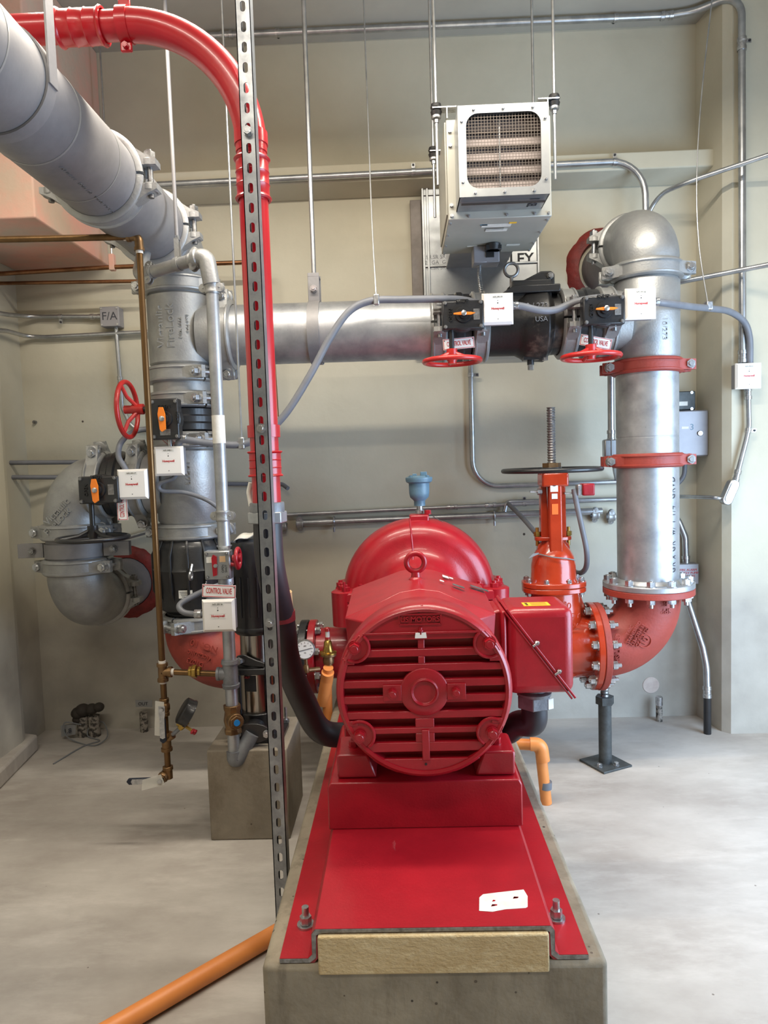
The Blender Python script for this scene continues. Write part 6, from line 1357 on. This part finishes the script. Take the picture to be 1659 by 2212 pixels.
# relief valve and gauge on the pump's left nozzle
qv = at(709, 1410, Y=OYv-.02)
rv_ = thing('relief_valve', 'brass casing relief valve with red tipped cap left of the pump', 'valve', qv-V((0, 0, .05)))
ob('body', B().lathe(qv-V((0, 0, .062)), EZ, [(0, .018), (.012, .018), (.014, .024), (.03, .026), (.044, .022), (.05, .038), (.058, .038)], 24), M_BRONZE, rv_)
ob('bonnet', B().lathe(qv-V((0, 0, .004)), EZ, [(0, .038), (.007, .038), (.010, .026), (.03, .020), (.055, .017), (.06, .012), (.066, .012)], 24), M_BRASS, rv_)
for i in range(6):
    a = 2*PI*i/6; bolt(rv_, qv+V((.032*math.cos(a), .032*math.sin(a), .003)), EZ, .008, 0, M_BRASS, washer=False)
ob('cap_tube', B().cyl(qv+V((0, 0, .06)), qv+V((0, 0, .105)), .010, 14), M_LABEL, rv_)
ob('cap_ring', B().cyl(qv+V((0, 0, .058)), qv+V((0, 0, .072)), .012, 14), M_HW, rv_); ob('cap_tip', B().lathe(qv+V((0, 0, .098)), EZ, [(0, .012), (.014, .012), (.018, .008)], 14), M_HW, rv_)
ob('inlet', B().cyl(qv+V((.0, .02, -.03)), qv+V((.03, .10, -.03)), .014, 12), M_BRONZE, rv_)
qg = at(659, 1403, Y=3.02)
pg = thing('pressure_gauge', 'round white faced pressure gauge left of the pump behind the black hose', 'gauge', qg-V((0, 0, .05)))
gn2 = V((.12, -1, .05)).normalized()
ob('case', B().lathe(qg+gn2*-.03, gn2, [(0, .032), (.004, .040), (.024, .040), (.026, .0435), (.034, .0435), (.036, .038)], 32), M_BOLT, pg)
ob('dial', B().lathe(qg+gn2*.0055, gn2, [(0, .038), (.001, .038)], 32), M_GLASS, pg)
gX = V((1, .12, 0)).normalized(); gZ = gX.cross(gn2)*-1; gZ = gn2.cross(gX) if gn2.cross(gX).z > 0 else gX.cross(gn2)
for i in range(11):
    a = math.radians(225-27*i); d = gX*math.cos(a)+gZ*math.sin(a); t_ = gn2.cross(d)
    ob('tick', B().box(qg+gn2*.0072+d*.031, (.007, .0012, .0006), (d, t_, gn2)), M_TXTK, pg)
nd_ = gX*math.cos(math.radians(12))+gZ*math.sin(math.radians(12)); ob('needle', B().box(qg+gn2*.0078, (.056, .002, .0006), (nd_, gn2.cross(nd_), gn2)), M_TXTK, pg)
text('print', '300', .008, qg+gn2*.0068+gZ*.016, gX, gZ, M_TXTK, pg, .0002); text('print', 'PSI', .007, qg+gn2*.0068-gZ*.014, gX, gZ, M_TXTK, pg, .0002)
b = B(); b.cyl(qg-V((0, -.01, .04)), qg-V((0, -.01, .075)), .008, 10); b.lathe(qg-V((0, -.01, .105)), EZ, [(0, .012), (.01, .014), (.03, .012), (.036, .009)], 12); b.cyl(qg-V((0, -.01, .095)), qg+V((.05, .06, -.105)), .010, 10); ob('stem', b, M_BRONZE, pg)
# ------------------------------------------------------------------ floor and wall stubs
sq = at(190, 1580, Z=0); sq.y = 3.80; sq = V((at(190, 1560, Y=3.80).x, 3.80, 0))
us = thing('conduit_stub', 'pair of speckled conduit stubs capped with black mastic at the left foot of the wall', 'stub', sq)
for dx in (-.028, .035): ob('tube', B().lathe((sq.x+dx, 3.80, .0), EZ, [(0, .031), (.115, .031)], 20), M_STUBC, us)
b = B(); random.seed(2)
for (dx, dz, r) in ((-.045, .135, .04), (-.02, .15, .042), (.03, .155, .036), (.07, .165, .03), (-.05, .10, .03)): b.ball((sq.x+dx, 3.79, dz), r, 12, (1, 1, .85))
ob('mastic_cap', b, M_MASTIC, us, sm=70)
ob('paper_tag', B().prism((sq.x-.125, 3.745, .02), V((1, .1, .12)), V((-.05, .2, 1)), [(0, 0), (.075, .0), (.08, .06), (-.005, .06)], .001), M_FOIL, us)
text('marker_lettering', '1.8', .035, (sq.x-.088, 3.742, .052), V((1, .1, .12)), V((-.05, .2, 1)).normalized(), M_INK, us, .002)
wire = smooth([(sq.x-.02, 3.76, .08), (sq.x-.10, 3.74, .10), (sq.x-.09, 3.72, .04), (sq.x-.02, 3.70, .006), at(205, 1610, Z=.005), at(232, 1590, Z=.02), at(222, 1560, Z=.06), at(195, 1568, Z=.06), at(190, 1590, Z=.01), at(215, 1600, Z=.004), at(180, 1612, Z=.004), at(115, 1650, Z=.004)], 8)
tag(ob('loose_wire', B().tube(wire, .0035, 6), M_STRING), 'loose grey wire trailing from the mastic capped stubs over the floor', 'wire')
ws = V((at(311, 1560, Y=3.85).x, 3.85, 0))
u2 = thing('conduit_stub', 'single conduit stub wrapped with marked grey tape at the foot of the wall', 'stub', ws)
ob('tube', B().lathe(ws, EZ, [(0, .022), (.11, .022)], 18), M_STUBC, u2); qz = at(310, 1521, Y=3.82)
ob('tape_flag', B().prism((qz.x-.046, 3.825, qz.z-.02), EX, EZ, [(0, .002), (.092, 0), (.094, .04), (-.001, .042)], -.002), M_FOIL, u2); text('marker_lettering', 'OUT', .026, (qz.x-.004, 3.8225, qz.z), EX, EZ, M_INK, u2, .0003)
rs = V((at(1424, 1545, Y=3.83).x, 3.83, 0))
u3 = thing('conduit_stub', 'speckled conduit stub with steel collar at the foot of the wall right of the stand', 'stub', rs)
ob('tube', B().lathe(rs, EZ, [(0, .017), (.10, .017)], 18), M_STUBC, u3); ob('collar', B().lathe(rs+V((0, 0, .09)), EZ, [(0, .019), (.045, .019), (.047, .016)], 18), M_BOLT, u3)
tag(ob('wall_patch', B().lathe(V((at(1406, 1480, Y=YW).x, YW-.003, at(1406, 1480, Y=YW).z)), EY, [(0, .044), (.002, .046)], 28), mat('patch_mortar', (196, 184, 174), .9, 0, (178, 160, 152), 20, 4)), 'round pale mortar patch on the wall above the right conduit stub', 'patch')
tag(ob('wall_anchor', B().cyl(at(77, 912, Y=YW), at(77, 912, Y=YW)-V((0, .02, 0)), .009, 10), M_BOLTD), 'small anchor stud left on the wall near the left corner', 'anchor')
